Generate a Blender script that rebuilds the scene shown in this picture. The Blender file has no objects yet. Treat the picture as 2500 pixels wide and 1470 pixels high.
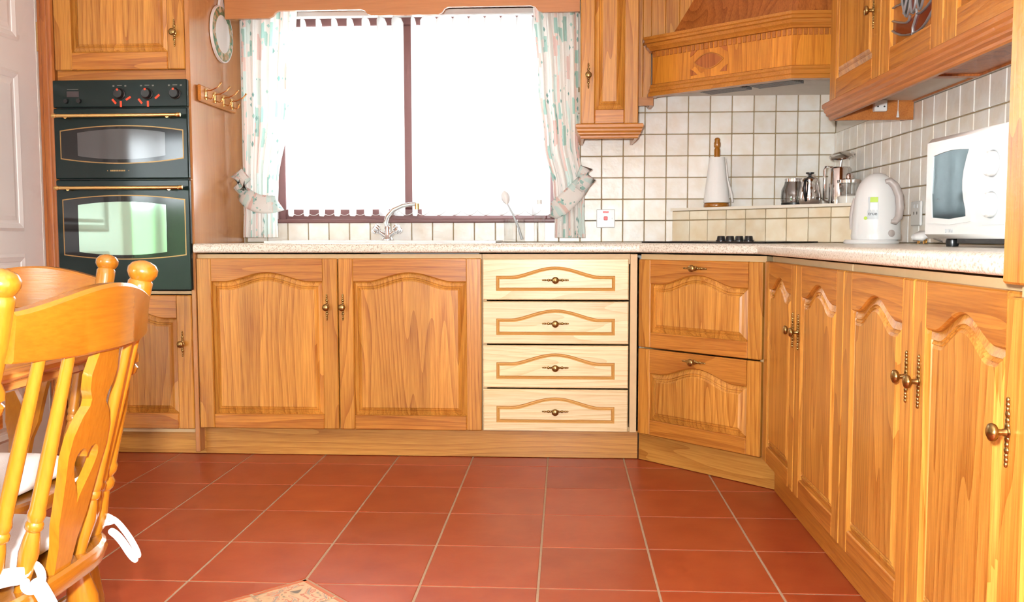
import bpy, bmesh, math, random
from mathutils import Vector, Matrix, Euler
from mathutils.geometry import tessellate_polygon

# ------------------------------------------------------------------ camera, sky, flash, exposure
scene = bpy.context.scene
C = scene.collection
R = math.radians
random.seed(7)

cam_d = bpy.data.cameras.new('camera')
cam_d.sensor_width = 36.0
cam_d.lens = 36.0 * 2201.1 / 2500.0
cam_d.clip_start = 0.05
cam = bpy.data.objects.new('camera', cam_d)
C.objects.link(cam)
cam.location = (1.5373, -3.6735, 0.926)
cam.rotation_euler = (Matrix.Rotation(0.0585, 3, 'Z') @ Matrix.Rotation(math.pi / 2 - 0.0712, 3, 'X')
                      @ Matrix.Rotation(-0.0017, 3, 'Z')).to_euler()
scene.camera = cam

world = bpy.data.worlds.new('overcast_sky')
scene.world = world
world.use_nodes = True
wbg = world.node_tree.nodes['Background']
wbg.inputs[0].default_value = (0.89, 0.96, 1.0, 1)
wbg.inputs[1].default_value = 14.0

# the camera's own flash, a hand's breadth left of and above the lens
fl = bpy.data.lights.new('camera_flash', 'POINT')
fl.energy = 235
fl.color = (0.95, 1.0, 1.02)
fl.shadow_soft_size = 0.03
flo = bpy.data.objects.new('camera_flash', fl)
C.objects.link(flo)
flo.location = (1.464, -3.70, 1.018)

scene.view_settings.view_transform = 'Standard'
scene.view_settings.look = 'None'
scene.view_settings.gamma = 1.0
scene.view_settings.use_curve_mapping = False
scene.view_settings.exposure = 0.58
scene.cycles.max_bounces = 6
scene.cycles.diffuse_bounces = 3
scene.cycles.glossy_bounces = 3
scene.cycles.transmission_bounces = 4
scene.cycles.transparent_max_bounces = 8
scene.cycles.use_adaptive_sampling = True
scene.cycles.adaptive_threshold = 0.1
scene.cycles.adaptive_min_samples = 12
scene.cycles.caustics_reflective = False
scene.cycles.caustics_refractive = False


def portal(loc, rot, sx, sy):
    d = bpy.data.lights.new('window_portal', 'AREA')
    d.shape = 'RECTANGLE'
    d.size, d.size_y = sx, sy
    d.cycles.is_portal = True
    o = bpy.data.objects.new('window_portal', d)
    C.objects.link(o)
    o.location, o.rotation_euler = loc, rot


portal((0.81, 0.80, 1.5), (R(-90), 0, 0), 1.36, 1.0)
portal((-3.0, -6.26, 1.1), (R(90), 0, 0), 1.8, 2.1)

# ------------------------------------------------------------------ materials


def _n(nt, t, **kw):
    n = nt.nodes.new(t)
    for k, v in kw.items():
        setattr(n, k, v)
    return n


def _mat(name):
    m = bpy.data.materials.new(name)
    m.use_nodes = True
    nt = m.node_tree
    return m, nt, nt.nodes['Principled BSDF']


def setp(p, **kw):
    for k, v in kw.items():
        key = k.replace('_', ' ')
        if key in p.inputs:
            p.inputs[key].default_value = v


def col(c):
    return (c[0], c[1], c[2], 1)


def srgb(r, g, b):
    f = lambda u: u / 12.92 if u <= 0.04045 else ((u + 0.055) / 1.055) ** 2.4
    return (f(r / 255), f(g / 255), f(b / 255))


def plain(name, c, rough=0.5, metal=0.0, coat=0.0, spec=0.5, noise=0.0, nscale=40, bump=0.0, bscale=60):
    """solid colour with a light procedural variation"""
    m, nt, p = _mat(name)
    setp(p, Roughness=rough, Metallic=metal, Coat_Weight=coat, Specular_IOR_Level=spec)
    tc = _n(nt, 'ShaderNodeTexCoord')
    nz = _n(nt, 'ShaderNodeTexNoise')
    nz.inputs['Scale'].default_value = nscale
    nz.inputs['Detail'].default_value = 3
    nt.links.new(tc.outputs['Object'], nz.inputs['Vector'])
    hsv = _n(nt, 'ShaderNodeHueSaturation')
    hsv.inputs['Color'].default_value = col(c)
    mr = _n(nt, 'ShaderNodeMapRange')
    mr.inputs['To Min'].default_value = 1 - noise
    mr.inputs['To Max'].default_value = 1 + noise
    nt.links.new(nz.outputs['Fac'], mr.inputs['Value'])
    nt.links.new(mr.outputs['Result'], hsv.inputs['Value'])
    nt.links.new(hsv.outputs['Color'], p.inputs['Base Color'])
    if bump:
        nb = _n(nt, 'ShaderNodeTexNoise')
        nb.inputs['Scale'].default_value = bscale
        nb.inputs['Detail'].default_value = 4
        nt.links.new(tc.outputs['Object'], nb.inputs['Vector'])
        b = _n(nt, 'ShaderNodeBump')
        b.inputs['Strength'].default_value = bump
        b.inputs['Distance'].default_value = 0.004
        nt.links.new(nb.outputs['Fac'], b.inputs['Height'])
        nt.links.new(b.outputs['Normal'], p.inputs['Normal'])
    return m


def wood(name, axis, light, dark, rough=0.33, band=13.0, stretch=0.09, staves=0.0, contrast=1.0, coat=0.25, fine=1.0):
    m, nt, p = _mat(name)
    L = nt.links.new
    tc = _n(nt, 'ShaderNodeTexCoord')
    oi = _n(nt, 'ShaderNodeObjectInfo')
    mul = _n(nt, 'ShaderNodeMath', operation='MULTIPLY')
    mul.inputs[1].default_value = 37.0
    L(oi.outputs['Random'], mul.inputs[0])
    comb = _n(nt, 'ShaderNodeCombineXYZ')
    for i in range(3):
        L(mul.outputs[0], comb.inputs[i])
    add = _n(nt, 'ShaderNodeVectorMath', operation='ADD')
    L(tc.outputs['Object'], add.inputs[0])
    L(comb.outputs[0], add.inputs[1])
    vec = add.outputs[0]
    sep = _n(nt, 'ShaderNodeSeparateXYZ')
    L(vec, sep.inputs[0])
    ai = 'xyz'.index(axis)
    sc = [1, 1, 1]
    sc[ai] = stretch
    mp = _n(nt, 'ShaderNodeMapping')
    mp.inputs['Scale'].default_value = sc
    L(vec, mp.inputs['Vector'])
    # growth rings
    nz = _n(nt, 'ShaderNodeTexNoise')
    nz.inputs['Scale'].default_value = 5.0
    nz.inputs['Detail'].default_value = 2.0
    L(mp.outputs[0], nz.inputs['Vector'])
    cross = {'z': 'x', 'x': 'z', 'y': 'x'}[axis]
    mm = _n(nt, 'ShaderNodeMath', operation='MULTIPLY')
    mm.inputs[1].default_value = band
    L(nz.outputs['Fac'], mm.inputs[0])
    m2 = _n(nt, 'ShaderNodeMath', operation='MULTIPLY_ADD')
    m2.inputs[1].default_value = band * 1.6
    L(sep.outputs['xyz'.index(cross)], m2.inputs[0])
    L(mm.outputs[0], m2.inputs[2])
    fr = _n(nt, 'ShaderNodeMath', operation='FRACT')
    L(m2.outputs[0], fr.inputs[0])
    ring = _n(nt, 'ShaderNodeMath', operation='POWER')
    ring.inputs[1].default_value = 2.2
    L(fr.outputs[0], ring.inputs[0])
    # pores
    sp = [150, 150, 150]
    sp[ai] = 5
    mp2 = _n(nt, 'ShaderNodeMapping')
    mp2.inputs['Scale'].default_value = sp
    L(vec, mp2.inputs['Vector'])
    nf = _n(nt, 'ShaderNodeTexNoise')
    nf.inputs['Scale'].default_value = 1.6
    nf.inputs['Detail'].default_value = 3.0
    L(mp2.outputs[0], nf.inputs['Vector'])
    mixv = _n(nt, 'ShaderNodeMath', operation='MULTIPLY_ADD')
    mixv.inputs[1].default_value = 0.55 * contrast
    L(ring.outputs[0], mixv.inputs[0])
    pv = _n(nt, 'ShaderNodeMapRange')
    pv.inputs['From Min'].default_value = 0.35
    pv.inputs['From Max'].default_value = 0.75
    pv.inputs['To Max'].default_value = 0.6 * fine
    L(nf.outputs['Fac'], pv.inputs['Value'])
    L(pv.outputs['Result'], mixv.inputs[2])
    # slow patches
    nl = _n(nt, 'ShaderNodeTexNoise')
    nl.inputs['Scale'].default_value = 7.0
    L(mp.outputs[0], nl.inputs['Vector'])
    cm = _n(nt, 'ShaderNodeMix', data_type='RGBA')
    cm.inputs['A'].default_value = col(light)
    cm.inputs['B'].default_value = col(dark)
    L(mixv.outputs[0], cm.inputs['Factor'])
    hsv = _n(nt, 'ShaderNodeHueSaturation')
    L(cm.outputs['Result'], hsv.inputs['Color'])
    val = _n(nt, 'ShaderNodeMapRange')
    val.inputs['From Min'].default_value = 0.3
    val.inputs['From Max'].default_value = 0.7
    val.inputs['To Min'].default_value = 0.88
    val.inputs['To Max'].default_value = 1.12
    L(nl.outputs['Fac'], val.inputs['Value'])
    last = val.outputs['Result']
    if staves:
        dv = _n(nt, 'ShaderNodeMath', operation='DIVIDE')
        dv.inputs[1].default_value = 0.087
        L(sep.outputs['xyz'.index(cross)], dv.inputs[0])
        fl_ = _n(nt, 'ShaderNodeMath', operation='FLOOR')
        L(dv.outputs[0], fl_.inputs[0])
        wn = _n(nt, 'ShaderNodeTexWhiteNoise', noise_dimensions='1D')
        L(fl_.outputs[0], wn.inputs['W'])
        r2 = _n(nt, 'ShaderNodeMapRange')
        r2.inputs['To Min'].default_value = 1 - staves
        r2.inputs['To Max'].default_value = 1 + staves
        L(wn.outputs['Value'], r2.inputs['Value'])
        m3 = _n(nt, 'ShaderNodeMath', operation='MULTIPLY')
        L(last, m3.inputs[0])
        L(r2.outputs['Result'], m3.inputs[1])
        last = m3.outputs[0]
    L(last, hsv.inputs['Value'])
    L(hsv.outputs['Color'], p.inputs['Base Color'])
    setp(p, Roughness=rough, Coat_Weight=coat, Coat_Roughness=0.2)
    b = _n(nt, 'ShaderNodeBump')
    b.inputs['Strength'].default_value = 0.12
    b.inputs['Distance'].default_value = 0.002
    L(nf.outputs['Fac'], b.inputs['Height'])
    L(b.outputs['Normal'], p.inputs['Normal'])
    return m


OAK_L = (0.62, 0.275, 0.044)
OAK_D = (0.33, 0.10, 0.010)
M = {}
M['oak_z'] = wood('oak_upright_grain', 'z', OAK_L, OAK_D)
M['oak_x'] = wood('oak_level_grain', 'x', (0.56, 0.22, 0.032), (0.30, 0.083, 0.008))
M['oak_panel'] = wood('oak_staved_panel', 'z', (0.66, 0.30, 0.052), OAK_D, staves=0.13, band=15)
M['oak_glare'] = wood('oak_drawer_flash_glare', 'x', (0.86, 0.69, 0.41), (0.66, 0.45, 0.20), band=18, rough=0.40)  # flash glare on the drawer fronts painted in as a paler oak
M['oak_groove'] = plain('stained_groove', (0.64, 0.36, 0.11), 0.35)
M['oak_plinth'] = wood('oak_plinth', 'x', (0.56, 0.265, 0.05), (0.33, 0.115, 0.014), band=10, rough=0.40)
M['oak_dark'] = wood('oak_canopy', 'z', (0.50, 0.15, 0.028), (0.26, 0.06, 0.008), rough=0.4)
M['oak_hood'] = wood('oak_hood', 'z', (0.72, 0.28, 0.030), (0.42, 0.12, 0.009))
M['oak_trim'] = wood('oak_moulding', 'x', (0.56, 0.215, 0.030), (0.35, 0.10, 0.010), contrast=0.45, band=7)
M['oak_trim_y'] = wood('oak_moulding_deep', 'y', (0.48, 0.165, 0.030), (0.30, 0.080, 0.010), contrast=0.5, band=7)
M['veneer'] = wood('oak_veneer_side', 'z', (0.50, 0.205, 0.060), (0.34, 0.12, 0.03), rough=0.22, contrast=0.35, fine=0.5, coat=0.5)
M['valance'] = wood('valance_board', 'x', (0.54, 0.22, 0.075), (0.38, 0.13, 0.04), contrast=0.4, fine=0.6)
M['carcass'] = plain('carcass_edge', (0.62, 0.43, 0.22), 0.5, noise=0.06)
M['carcass_white'] = plain('carcass_white', (0.62, 0.55, 0.47), 0.5, noise=0.05)
M['pine'] = wood('pine_architrave', 'z', (0.52, 0.17, 0.035), (0.30, 0.07, 0.012), contrast=0.7)
M['beech'] = wood('beech_lacquer', 'z', (0.36, 0.135, 0.009), (0.28, 0.092, 0.006), rough=0.22, contrast=0.45, coat=0.6)
M['beech_x'] = wood('beech_lacquer_level', 'x', (0.33, 0.118, 0.008), (0.26, 0.080, 0.005), rough=0.22, contrast=0.5, coat=0.6)
M['table_wood'] = wood('table_pine', 'y', (0.66, 0.28, 0.06), (0.44, 0.14, 0.03), rough=0.2, coat=0.6)
M['brass'] = plain('antique_brass', (0.36, 0.235, 0.085), 0.28, 1.0, noise=0.25, nscale=200)
M['brass_bright'] = plain('polished_brass', (0.80, 0.52, 0.20), 0.16, 1.0)
M['chrome'] = plain('chrome', (0.78, 0.78, 0.78), 0.08, 1.0)
M['enamel'] = plain('dark_green_enamel', (0.010, 0.020, 0.018), 0.2, 0, spec=0.28)
M['black_gloss'] = plain('black_gloss', (0.008, 0.008, 0.008), 0.08)
M['black'] = plain('black_plastic', (0.012, 0.012, 0.012), 0.3)
M['orange'] = plain('orange_marker', (0.95, 0.07, 0.015), 0.4)
M['gold_line'] = plain('gold_line', (0.40, 0.24, 0.09), 0.35, 0.6)
M['grey_print'] = plain('grey_print', (0.16, 0.16, 0.14), 0.5)
M['white_gloss'] = plain('white_plastic', (0.70, 0.69, 0.67), 0.25, coat=0.2)
M['white_paint'] = plain('white_door_paint', (0.82, 0.80, 0.78), 0.35, bump=0.05, bscale=30)
M['white_cloth'] = plain('white_cloth', (0.80, 0.78, 0.76), 0.9, noise=0.05, bump=0.2, bscale=400)
M['paper'] = plain('paper_towel', (0.82, 0.80, 0.77), 0.9, bump=0.2, bscale=120)
M['grey_plastic'] = plain('grey_plastic', (0.42, 0.36, 0.33), 0.4)
M['red'] = plain('red_rocker', (0.75, 0.02, 0.02), 0.35)
M['lime'] = plain('lime_print', (0.45, 0.62, 0.08), 0.5)
M['silver_print'] = plain('silver_print', (0.50, 0.53, 0.54), 0.35)
M['plaster'] = plain('wall_plaster', (0.78, 0.73, 0.66), 0.8, noise=0.03)
M['ceiling'] = plain('ceiling_paint', (0.85, 0.83, 0.80), 0.9)
M['brown_frame'] = plain('brown_window_frame', (0.17, 0.070, 0.066), 0.4)  # brown frame, its colour lifted a little by painted-in window flare
M['grout'] = plain('wall_grout', (0.36, 0.26, 0.14), 0.9, noise=0.15, nscale=80)
M['floor_grout'] = plain('floor_grout', (0.42, 0.28, 0.17), 0.9, noise=0.15, nscale=60)
M['lead'] = plain('lead_came', (0.19, 0.18, 0.175), 0.4, 0.3)
M['lawn'] = plain('garden_lawn', (0.22, 0.30, 0.15), 0.9, noise=0.4, nscale=6)
M['hedge'] = plain('hedge_green', (0.16, 0.26, 0.13), 0.9, noise=0.5, nscale=9)
M['dark_void'] = plain('dark_inside', (0.02, 0.012, 0.008), 0.7)
M['sugar'] = plain('sugar', (0.80, 0.76, 0.68), 0.8)
M['worn'] = plain('ribbon_pale', (0.45, 0.30, 0.25), 0.8)


def tile_mat(name, base, var, rough, bump, spot, bscale=45, mott=14):
    m, nt, p = _mat(name)
    L = nt.links.new
    tc = _n(nt, 'ShaderNodeTexCoord')
    oi = _n(nt, 'ShaderNodeObjectInfo')
    mul = _n(nt, 'ShaderNodeMath', operation='MULTIPLY')
    mul.inputs[1].default_value = 53.0
    L(oi.outputs['Random'], mul.inputs[0])
    comb = _n(nt, 'ShaderNodeCombineXYZ')
    for i in range(3):
        L(mul.outputs[0], comb.inputs[i])
    add = _n(nt, 'ShaderNodeVectorMath', operation='ADD')
    L(tc.outputs['Object'], add.inputs[0])
    L(comb.outputs[0], add.inputs[1])
    nz = _n(nt, 'ShaderNodeTexNoise')
    nz.inputs['Scale'].default_value = mott
    nz.inputs['Detail'].default_value = 4
    L(add.outputs[0], nz.inputs['Vector'])
    mr = _n(nt, 'ShaderNodeMapRange')
    mr.inputs['From Min'].default_value = 0.35
    mr.inputs['From Max'].default_value = 0.72
    L(nz.outputs['Fac'], mr.inputs['Value'])
    cm = _n(nt, 'ShaderNodeMix', data_type='RGBA')
    cm.inputs['A'].default_value = col(base)
    cm.inputs['B'].default_value = col(spot)
    L(mr.outputs['Result'], cm.inputs['Factor'])
    hsv = _n(nt, 'ShaderNodeHueSaturation')
    L(cm.outputs['Result'], hsv.inputs['Color'])
    v = _n(nt, 'ShaderNodeMapRange')
    v.inputs['To Min'].default_value = 1 - var
    v.inputs['To Max'].default_value = 1 + var
    L(oi.outputs['Random'], v.inputs['Value'])
    L(v.outputs['Result'], hsv.inputs['Value'])
    L(hsv.outputs['Color'], p.inputs['Base Color'])
    setp(p, Roughness=rough)
    nb = _n(nt, 'ShaderNodeTexNoise')
    nb.inputs['Scale'].default_value = bscale
    nb.inputs['Detail'].default_value = 3
    L(add.outputs[0], nb.inputs['Vector'])
    b = _n(nt, 'ShaderNodeBump')
    b.inputs['Strength'].default_value = bump
    b.inputs['Distance'].default_value = 0.004
    L(nb.outputs['Fac'], b.inputs['Height'])
    L(b.outputs['Normal'], p.inputs['Normal'])
    return m


M['floor_tile'] = tile_mat('terracotta_tile', (0.33, 0.048, 0.012), 0.10, 0.38, 0.10, (0.385, 0.068, 0.018), 30, 9)
M['wall_tile'] = tile_mat('cream_rustic_tile', (0.87, 0.84, 0.79), 0.06, 0.32, 0.35, (0.79, 0.70, 0.58), 28, 13)
M['ledge_tile'] = tile_mat('cream_ledge_tile', (0.80, 0.71, 0.55), 0.06, 0.32, 0.35, (0.72, 0.57, 0.37), 28, 13)


def speckle(name):
    m, nt, p = _mat(name)
    L = nt.links.new
    tc = _n(nt, 'ShaderNodeTexCoord')
    vo = _n(nt, 'ShaderNodeTexNoise')
    vo.inputs['Scale'].default_value = 190
    vo.inputs['Detail'].default_value = 2
    L(tc.outputs['Object'], vo.inputs['Vector'])
    rp = _n(nt, 'ShaderNodeValToRGB')
    e = rp.color_ramp.elements
    e[0].position, e[0].color = 0.34, (0.42, 0.36, 0.27, 1)
    e[1].position, e[1].color = 0.46, (0.70, 0.64, 0.53, 1)
    x = e.new(0.72)
    x.color = (0.80, 0.76, 0.68, 1)
    L(vo.outputs['Fac'], rp.inputs['Fac'])
    L(rp.outputs['Color'], p.inputs['Base Color'])
    setp(p, Roughness=0.3, Coat_Weight=0.15)
    return m


M['worktop'] = speckle('speckled_laminate')


def glass(name, tint=(1, 1, 1), amount=0.1, rough=0.0):
    """thin pane: lets light through, mirrors a little"""
    m = bpy.data.materials.new(name)
    m.use_nodes = True
    nt = m.node_tree
    nt.nodes.remove(nt.nodes['Principled BSDF'])
    out = nt.nodes['Material Output']
    t = _n(nt, 'ShaderNodeBsdfTransparent')
    t.inputs[0].default_value = col(tint)
    g = _n(nt, 'ShaderNodeBsdfGlossy')
    g.inputs['Roughness'].default_value = rough
    f = _n(nt, 'ShaderNodeLayerWeight')
    f.inputs[0].default_value = 0.5
    pw_ = _n(nt, 'ShaderNodeMath', operation='POWER')
    pw_.inputs[1].default_value = 5.0
    nt.links.new(f.outputs['Facing'], pw_.inputs[0])
    a = _n(nt, 'ShaderNodeMath', operation='MULTIPLY_ADD')
    a.inputs[1].default_value = 0.45
    a.inputs[2].default_value = amount + 0.03
    nt.links.new(pw_.outputs[0], a.inputs[0])
    mx = _n(nt, 'ShaderNodeMixShader')
    nt.links.new(a.outputs[0], mx.inputs[0])
    nt.links.new(t.outputs[0], mx.inputs[1])
    nt.links.new(g.outputs[0], mx.inputs[2])
    nt.links.new(mx.outputs[0], out.inputs[0])
    return m


M['pane'] = glass('window_pane', (0.97, 0.98, 0.98), 0.0)
M['clear_glass'] = glass('clear_glass', (0.975, 0.98, 0.98), 0.01)
M['stain_amber'] = plain('stained_amber', (0.36, 0.12, 0.025), 0.08, noise=0.35, nscale=18, bump=0.1)
M['stain_dark'] = plain('stained_dark_green', (0.018, 0.02, 0.012), 0.08)
M['stain_red'] = plain('stained_red', (0.13, 0.02, 0.01), 0.08)
M['smoke_glass'] = glass('smoked_glass', (0.55, 0.55, 0.55), 0.15)
M['oven_glass_top'] = plain('oven_glass_grey', (0.10, 0.10, 0.10), 0.10, 0.35)
M['oven_glass_low'] = plain('oven_glass_green', (0.42, 0.60, 0.48), 0.05, 0.6)  # green coating, lightened to hold the pale reflection of the patio window
M['micro_glass'] = plain('microwave_glass', (0.045, 0.085, 0.095), 0.05, 0.35, noise=0.2, nscale=40)


def cloth(name, transl, pattern):
    m = bpy.data.materials.new(name)
    m.use_nodes = True
    nt = m.node_tree
    L = nt.links.new
    nt.nodes.remove(nt.nodes['Principled BSDF'])
    out = nt.nodes['Material Output']
    d = _n(nt, 'ShaderNodeBsdfDiffuse')
    t = _n(nt, 'ShaderNodeBsdfTranslucent')
    mx = _n(nt, 'ShaderNodeMixShader')
    mx.inputs[0].default_value = transl
    L(d.outputs[0], mx.inputs[1])
    L(t.outputs[0], mx.inputs[2])
    L(mx.outputs[0], out.inputs[0])
    if not pattern:
        for s in (d, t):
            s.inputs[0].default_value = (0.86, 0.86, 0.86, 1)
        return m
    uv = _n(nt, 'ShaderNodeUVMap')
    sp = _n(nt, 'ShaderNodeSeparateXYZ')
    L(uv.outputs[0], sp.inputs[0])
    # wandering bamboo stripes
    cream = (0.88, 0.85, 0.81, 1)  # print colours all lightened, lens flare from the window mixed in
    pink = (0.86, 0.66, 0.60, 1)
    green = (0.44, 0.66, 0.60, 1)
    pale = (0.72, 0.84, 0.80, 1)
    dark = (0.24, 0.42, 0.39, 1)

    def band(period, lo, hi, src):
        a = _n(nt, 'ShaderNodeMath', operation='MULTIPLY')
        a.inputs[1].default_value = 1.0 / period
        L(src, a.inputs[0])
        f = _n(nt, 'ShaderNodeMath', operation='FRACT')
        L(a.outputs[0], f.inputs[0])
        g = _n(nt, 'ShaderNodeMath', operation='GREATER_THAN')
        g.inputs[1].default_value = lo
        L(f.outputs[0], g.inputs[0])
        h = _n(nt, 'ShaderNodeMath', operation='LESS_THAN')
        h.inputs[1].default_value = hi
        L(f.outputs[0], h.inputs[0])
        k = _n(nt, 'ShaderNodeMath', operation='MULTIPLY')
        L(g.outputs[0], k.inputs[0])
        L(h.outputs[0], k.inputs[1])
        return k.outputs[0]

    def mix(a, b, fac):
        x = _n(nt, 'ShaderNodeMix', data_type='RGBA')
        if isinstance(a, tuple):
            x.inputs['A'].default_value = a
        else:
            L(a, x.inputs['A'])
        x.inputs['B'].default_value = b
        L(fac, x.inputs['Factor'])
        return x.outputs['Result']

    def vor(sx, sy, scale, thr, rand=1.0, metric='CHEBYCHEV', seed=0.0):
        mp = _n(nt, 'ShaderNodeMapping')
        mp.inputs['Scale'].default_value = (sx, sy, 1)
        mp.inputs['Location'].default_value = (seed, seed * 1.7, 0)
        L(uv.outputs[0], mp.inputs['Vector'])
        v = _n(nt, 'ShaderNodeTexVoronoi', distance=metric, feature='F1')
        v.inputs['Scale'].default_value = scale
        v.inputs['Randomness'].default_value = rand
        L(mp.outputs[0], v.inputs['Vector'])
        sv = _n(nt, 'ShaderNodeSeparateColor')
        L(v.outputs['Color'], sv.inputs[0])
        g = _n(nt, 'ShaderNodeMath', operation='LESS_THAN')
        g.inputs[1].default_value = thr
        L(sv.outputs[0], g.inputs[0])
        h = _n(nt, 'ShaderNodeMath', operation='LESS_THAN')
        h.inputs[1].default_value = 0.42
        L(v.outputs['Distance'], h.inputs[0])
        k = _n(nt, 'ShaderNodeMath', operation='MULTIPLY')
        L(g.outputs[0], k.inputs[0])
        L(h.outputs[0], k.inputs[1])
        return k.outputs[0]
    c = mix(cream, pink, band(0.17, 0.10, 0.24, sp.outputs[0]))
    c = mix(c, pale, vor(1.0, 0.28, 22, 0.30, 1.0, 'CHEBYCHEV', 1.3))
    c = mix(c, green, vor(1.0, 0.42, 27, 0.24, 1.0, 'CHEBYCHEV', 5.1))
    c = mix(c, (0.82, 0.60, 0.55, 1), vor(1.0, 0.3, 24, 0.12, 1.0, 'CHEBYCHEV', 9.7))
    c = mix(c, green, vor(0.9, 0.7, 40, 0.20, 1.0, 'MANHATTAN', 3.3))
    c = mix(c, dark, vor(0.9, 0.6, 48, 0.10, 1.0, 'MANHATTAN', 7.9))
    L(c, d.inputs[0])
    L(c, t.inputs[0])
    return m


M['curtain'] = cloth('bamboo_print_curtain', 0.42, True)
M['slat'] = cloth('blind_slat', 0.55, False)


def board_mat():
    """white board with a green leafy rim, laid out by radius"""
    m, nt, p = _mat('leaf_rimmed_board')
    L = nt.links.new
    tc = _n(nt, 'ShaderNodeTexCoord')
    ln = _n(nt, 'ShaderNodeVectorMath', operation='LENGTH')
    L(tc.outputs['Object'], ln.inputs[0])
    g = _n(nt, 'ShaderNodeMath', operation='GREATER_THAN')
    g.inputs[1].default_value = 0.083
    L(ln.outputs['Value'], g.inputs[0])
    h = _n(nt, 'ShaderNodeMath', operation='LESS_THAN')
    h.inputs[1].default_value = 0.119
    L(ln.outputs['Value'], h.inputs[0])
    k = _n(nt, 'ShaderNodeMath', operation='MULTIPLY')
    L(g.outputs[0], k.inputs[0])
    L(h.outputs[0], k.inputs[1])
    nz = _n(nt, 'ShaderNodeTexVoronoi')
    nz.inputs['Scale'].default_value = 60
    L(tc.outputs['Object'], nz.inputs['Vector'])
    sv = _n(nt, 'ShaderNodeSeparateColor')
    L(nz.outputs['Color'], sv.inputs[0])
    rp = _n(nt, 'ShaderNodeValToRGB')
    e = rp.color_ramp.elements
    e[0].position, e[0].color = 0.0, (0.07, 0.16, 0.08, 1)
    e[1].position, e[1].color = 1.0, (0.62, 0.55, 0.42, 1)
    q = e.new(0.45)
    q.color = (0.14, 0.26, 0.14, 1)
    q = e.new(0.75)
    q.color = (0.46, 0.25, 0.10, 1)
    L(sv.outputs[0], rp.inputs['Fac'])
    x = _n(nt, 'ShaderNodeMix', data_type='RGBA')
    x.inputs['A'].default_value = (0.78, 0.73, 0.70, 1)
    L(rp.outputs['Color'], x.inputs['B'])
    L(k.outputs[0], x.inputs['Factor'])
    L(x.outputs['Result'], p.inputs['Base Color'])
    setp(p, Roughness=0.25)
    return m


M['board'] = board_mat()


def decor_mat():
    m, nt, p = _mat('painted_scroll_tile')
    L = nt.links.new
    tc = _n(nt, 'ShaderNodeTexCoord')
    nz = _n(nt, 'ShaderNodeTexNoise')
    nz.inputs['Scale'].default_value = 11
    nz.inputs['Detail'].default_value = 1.5
    nz.inputs['Distortion'].default_value = 3.2
    L(tc.outputs['Object'], nz.inputs['Vector'])
    rp = _n(nt, 'ShaderNodeValToRGB')
    e = rp.color_ramp.elements
    e[0].position, e[0].color = 0.30, (0.16, 0.14, 0.11, 1)
    e[1].position, e[1].color = 0.38, (0.60, 0.38, 0.20, 1)
    for pos, cc in ((0.50, (0.62, 0.42, 0.24, 1)), (0.54, (0.50, 0.10, 0.04, 1)), (0.58, (0.62, 0.42, 0.26, 1)),
                    (0.66, (0.24, 0.20, 0.16, 1)), (0.72, (0.58, 0.36, 0.18, 1))):
        q = e.new(pos)
        q.color = cc
    L(nz.outputs['Fac'], rp.inputs['Fac'])
    L(rp.outputs['Color'], p.inputs['Base Color'])
    setp(p, Roughness=0.32)
    return m


M['decor'] = decor_mat()
M['decor_edge'] = plain('decor_border', (0.52, 0.13, 0.04), 0.35)

# ------------------------------------------------------------------ mesh helpers


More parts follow.
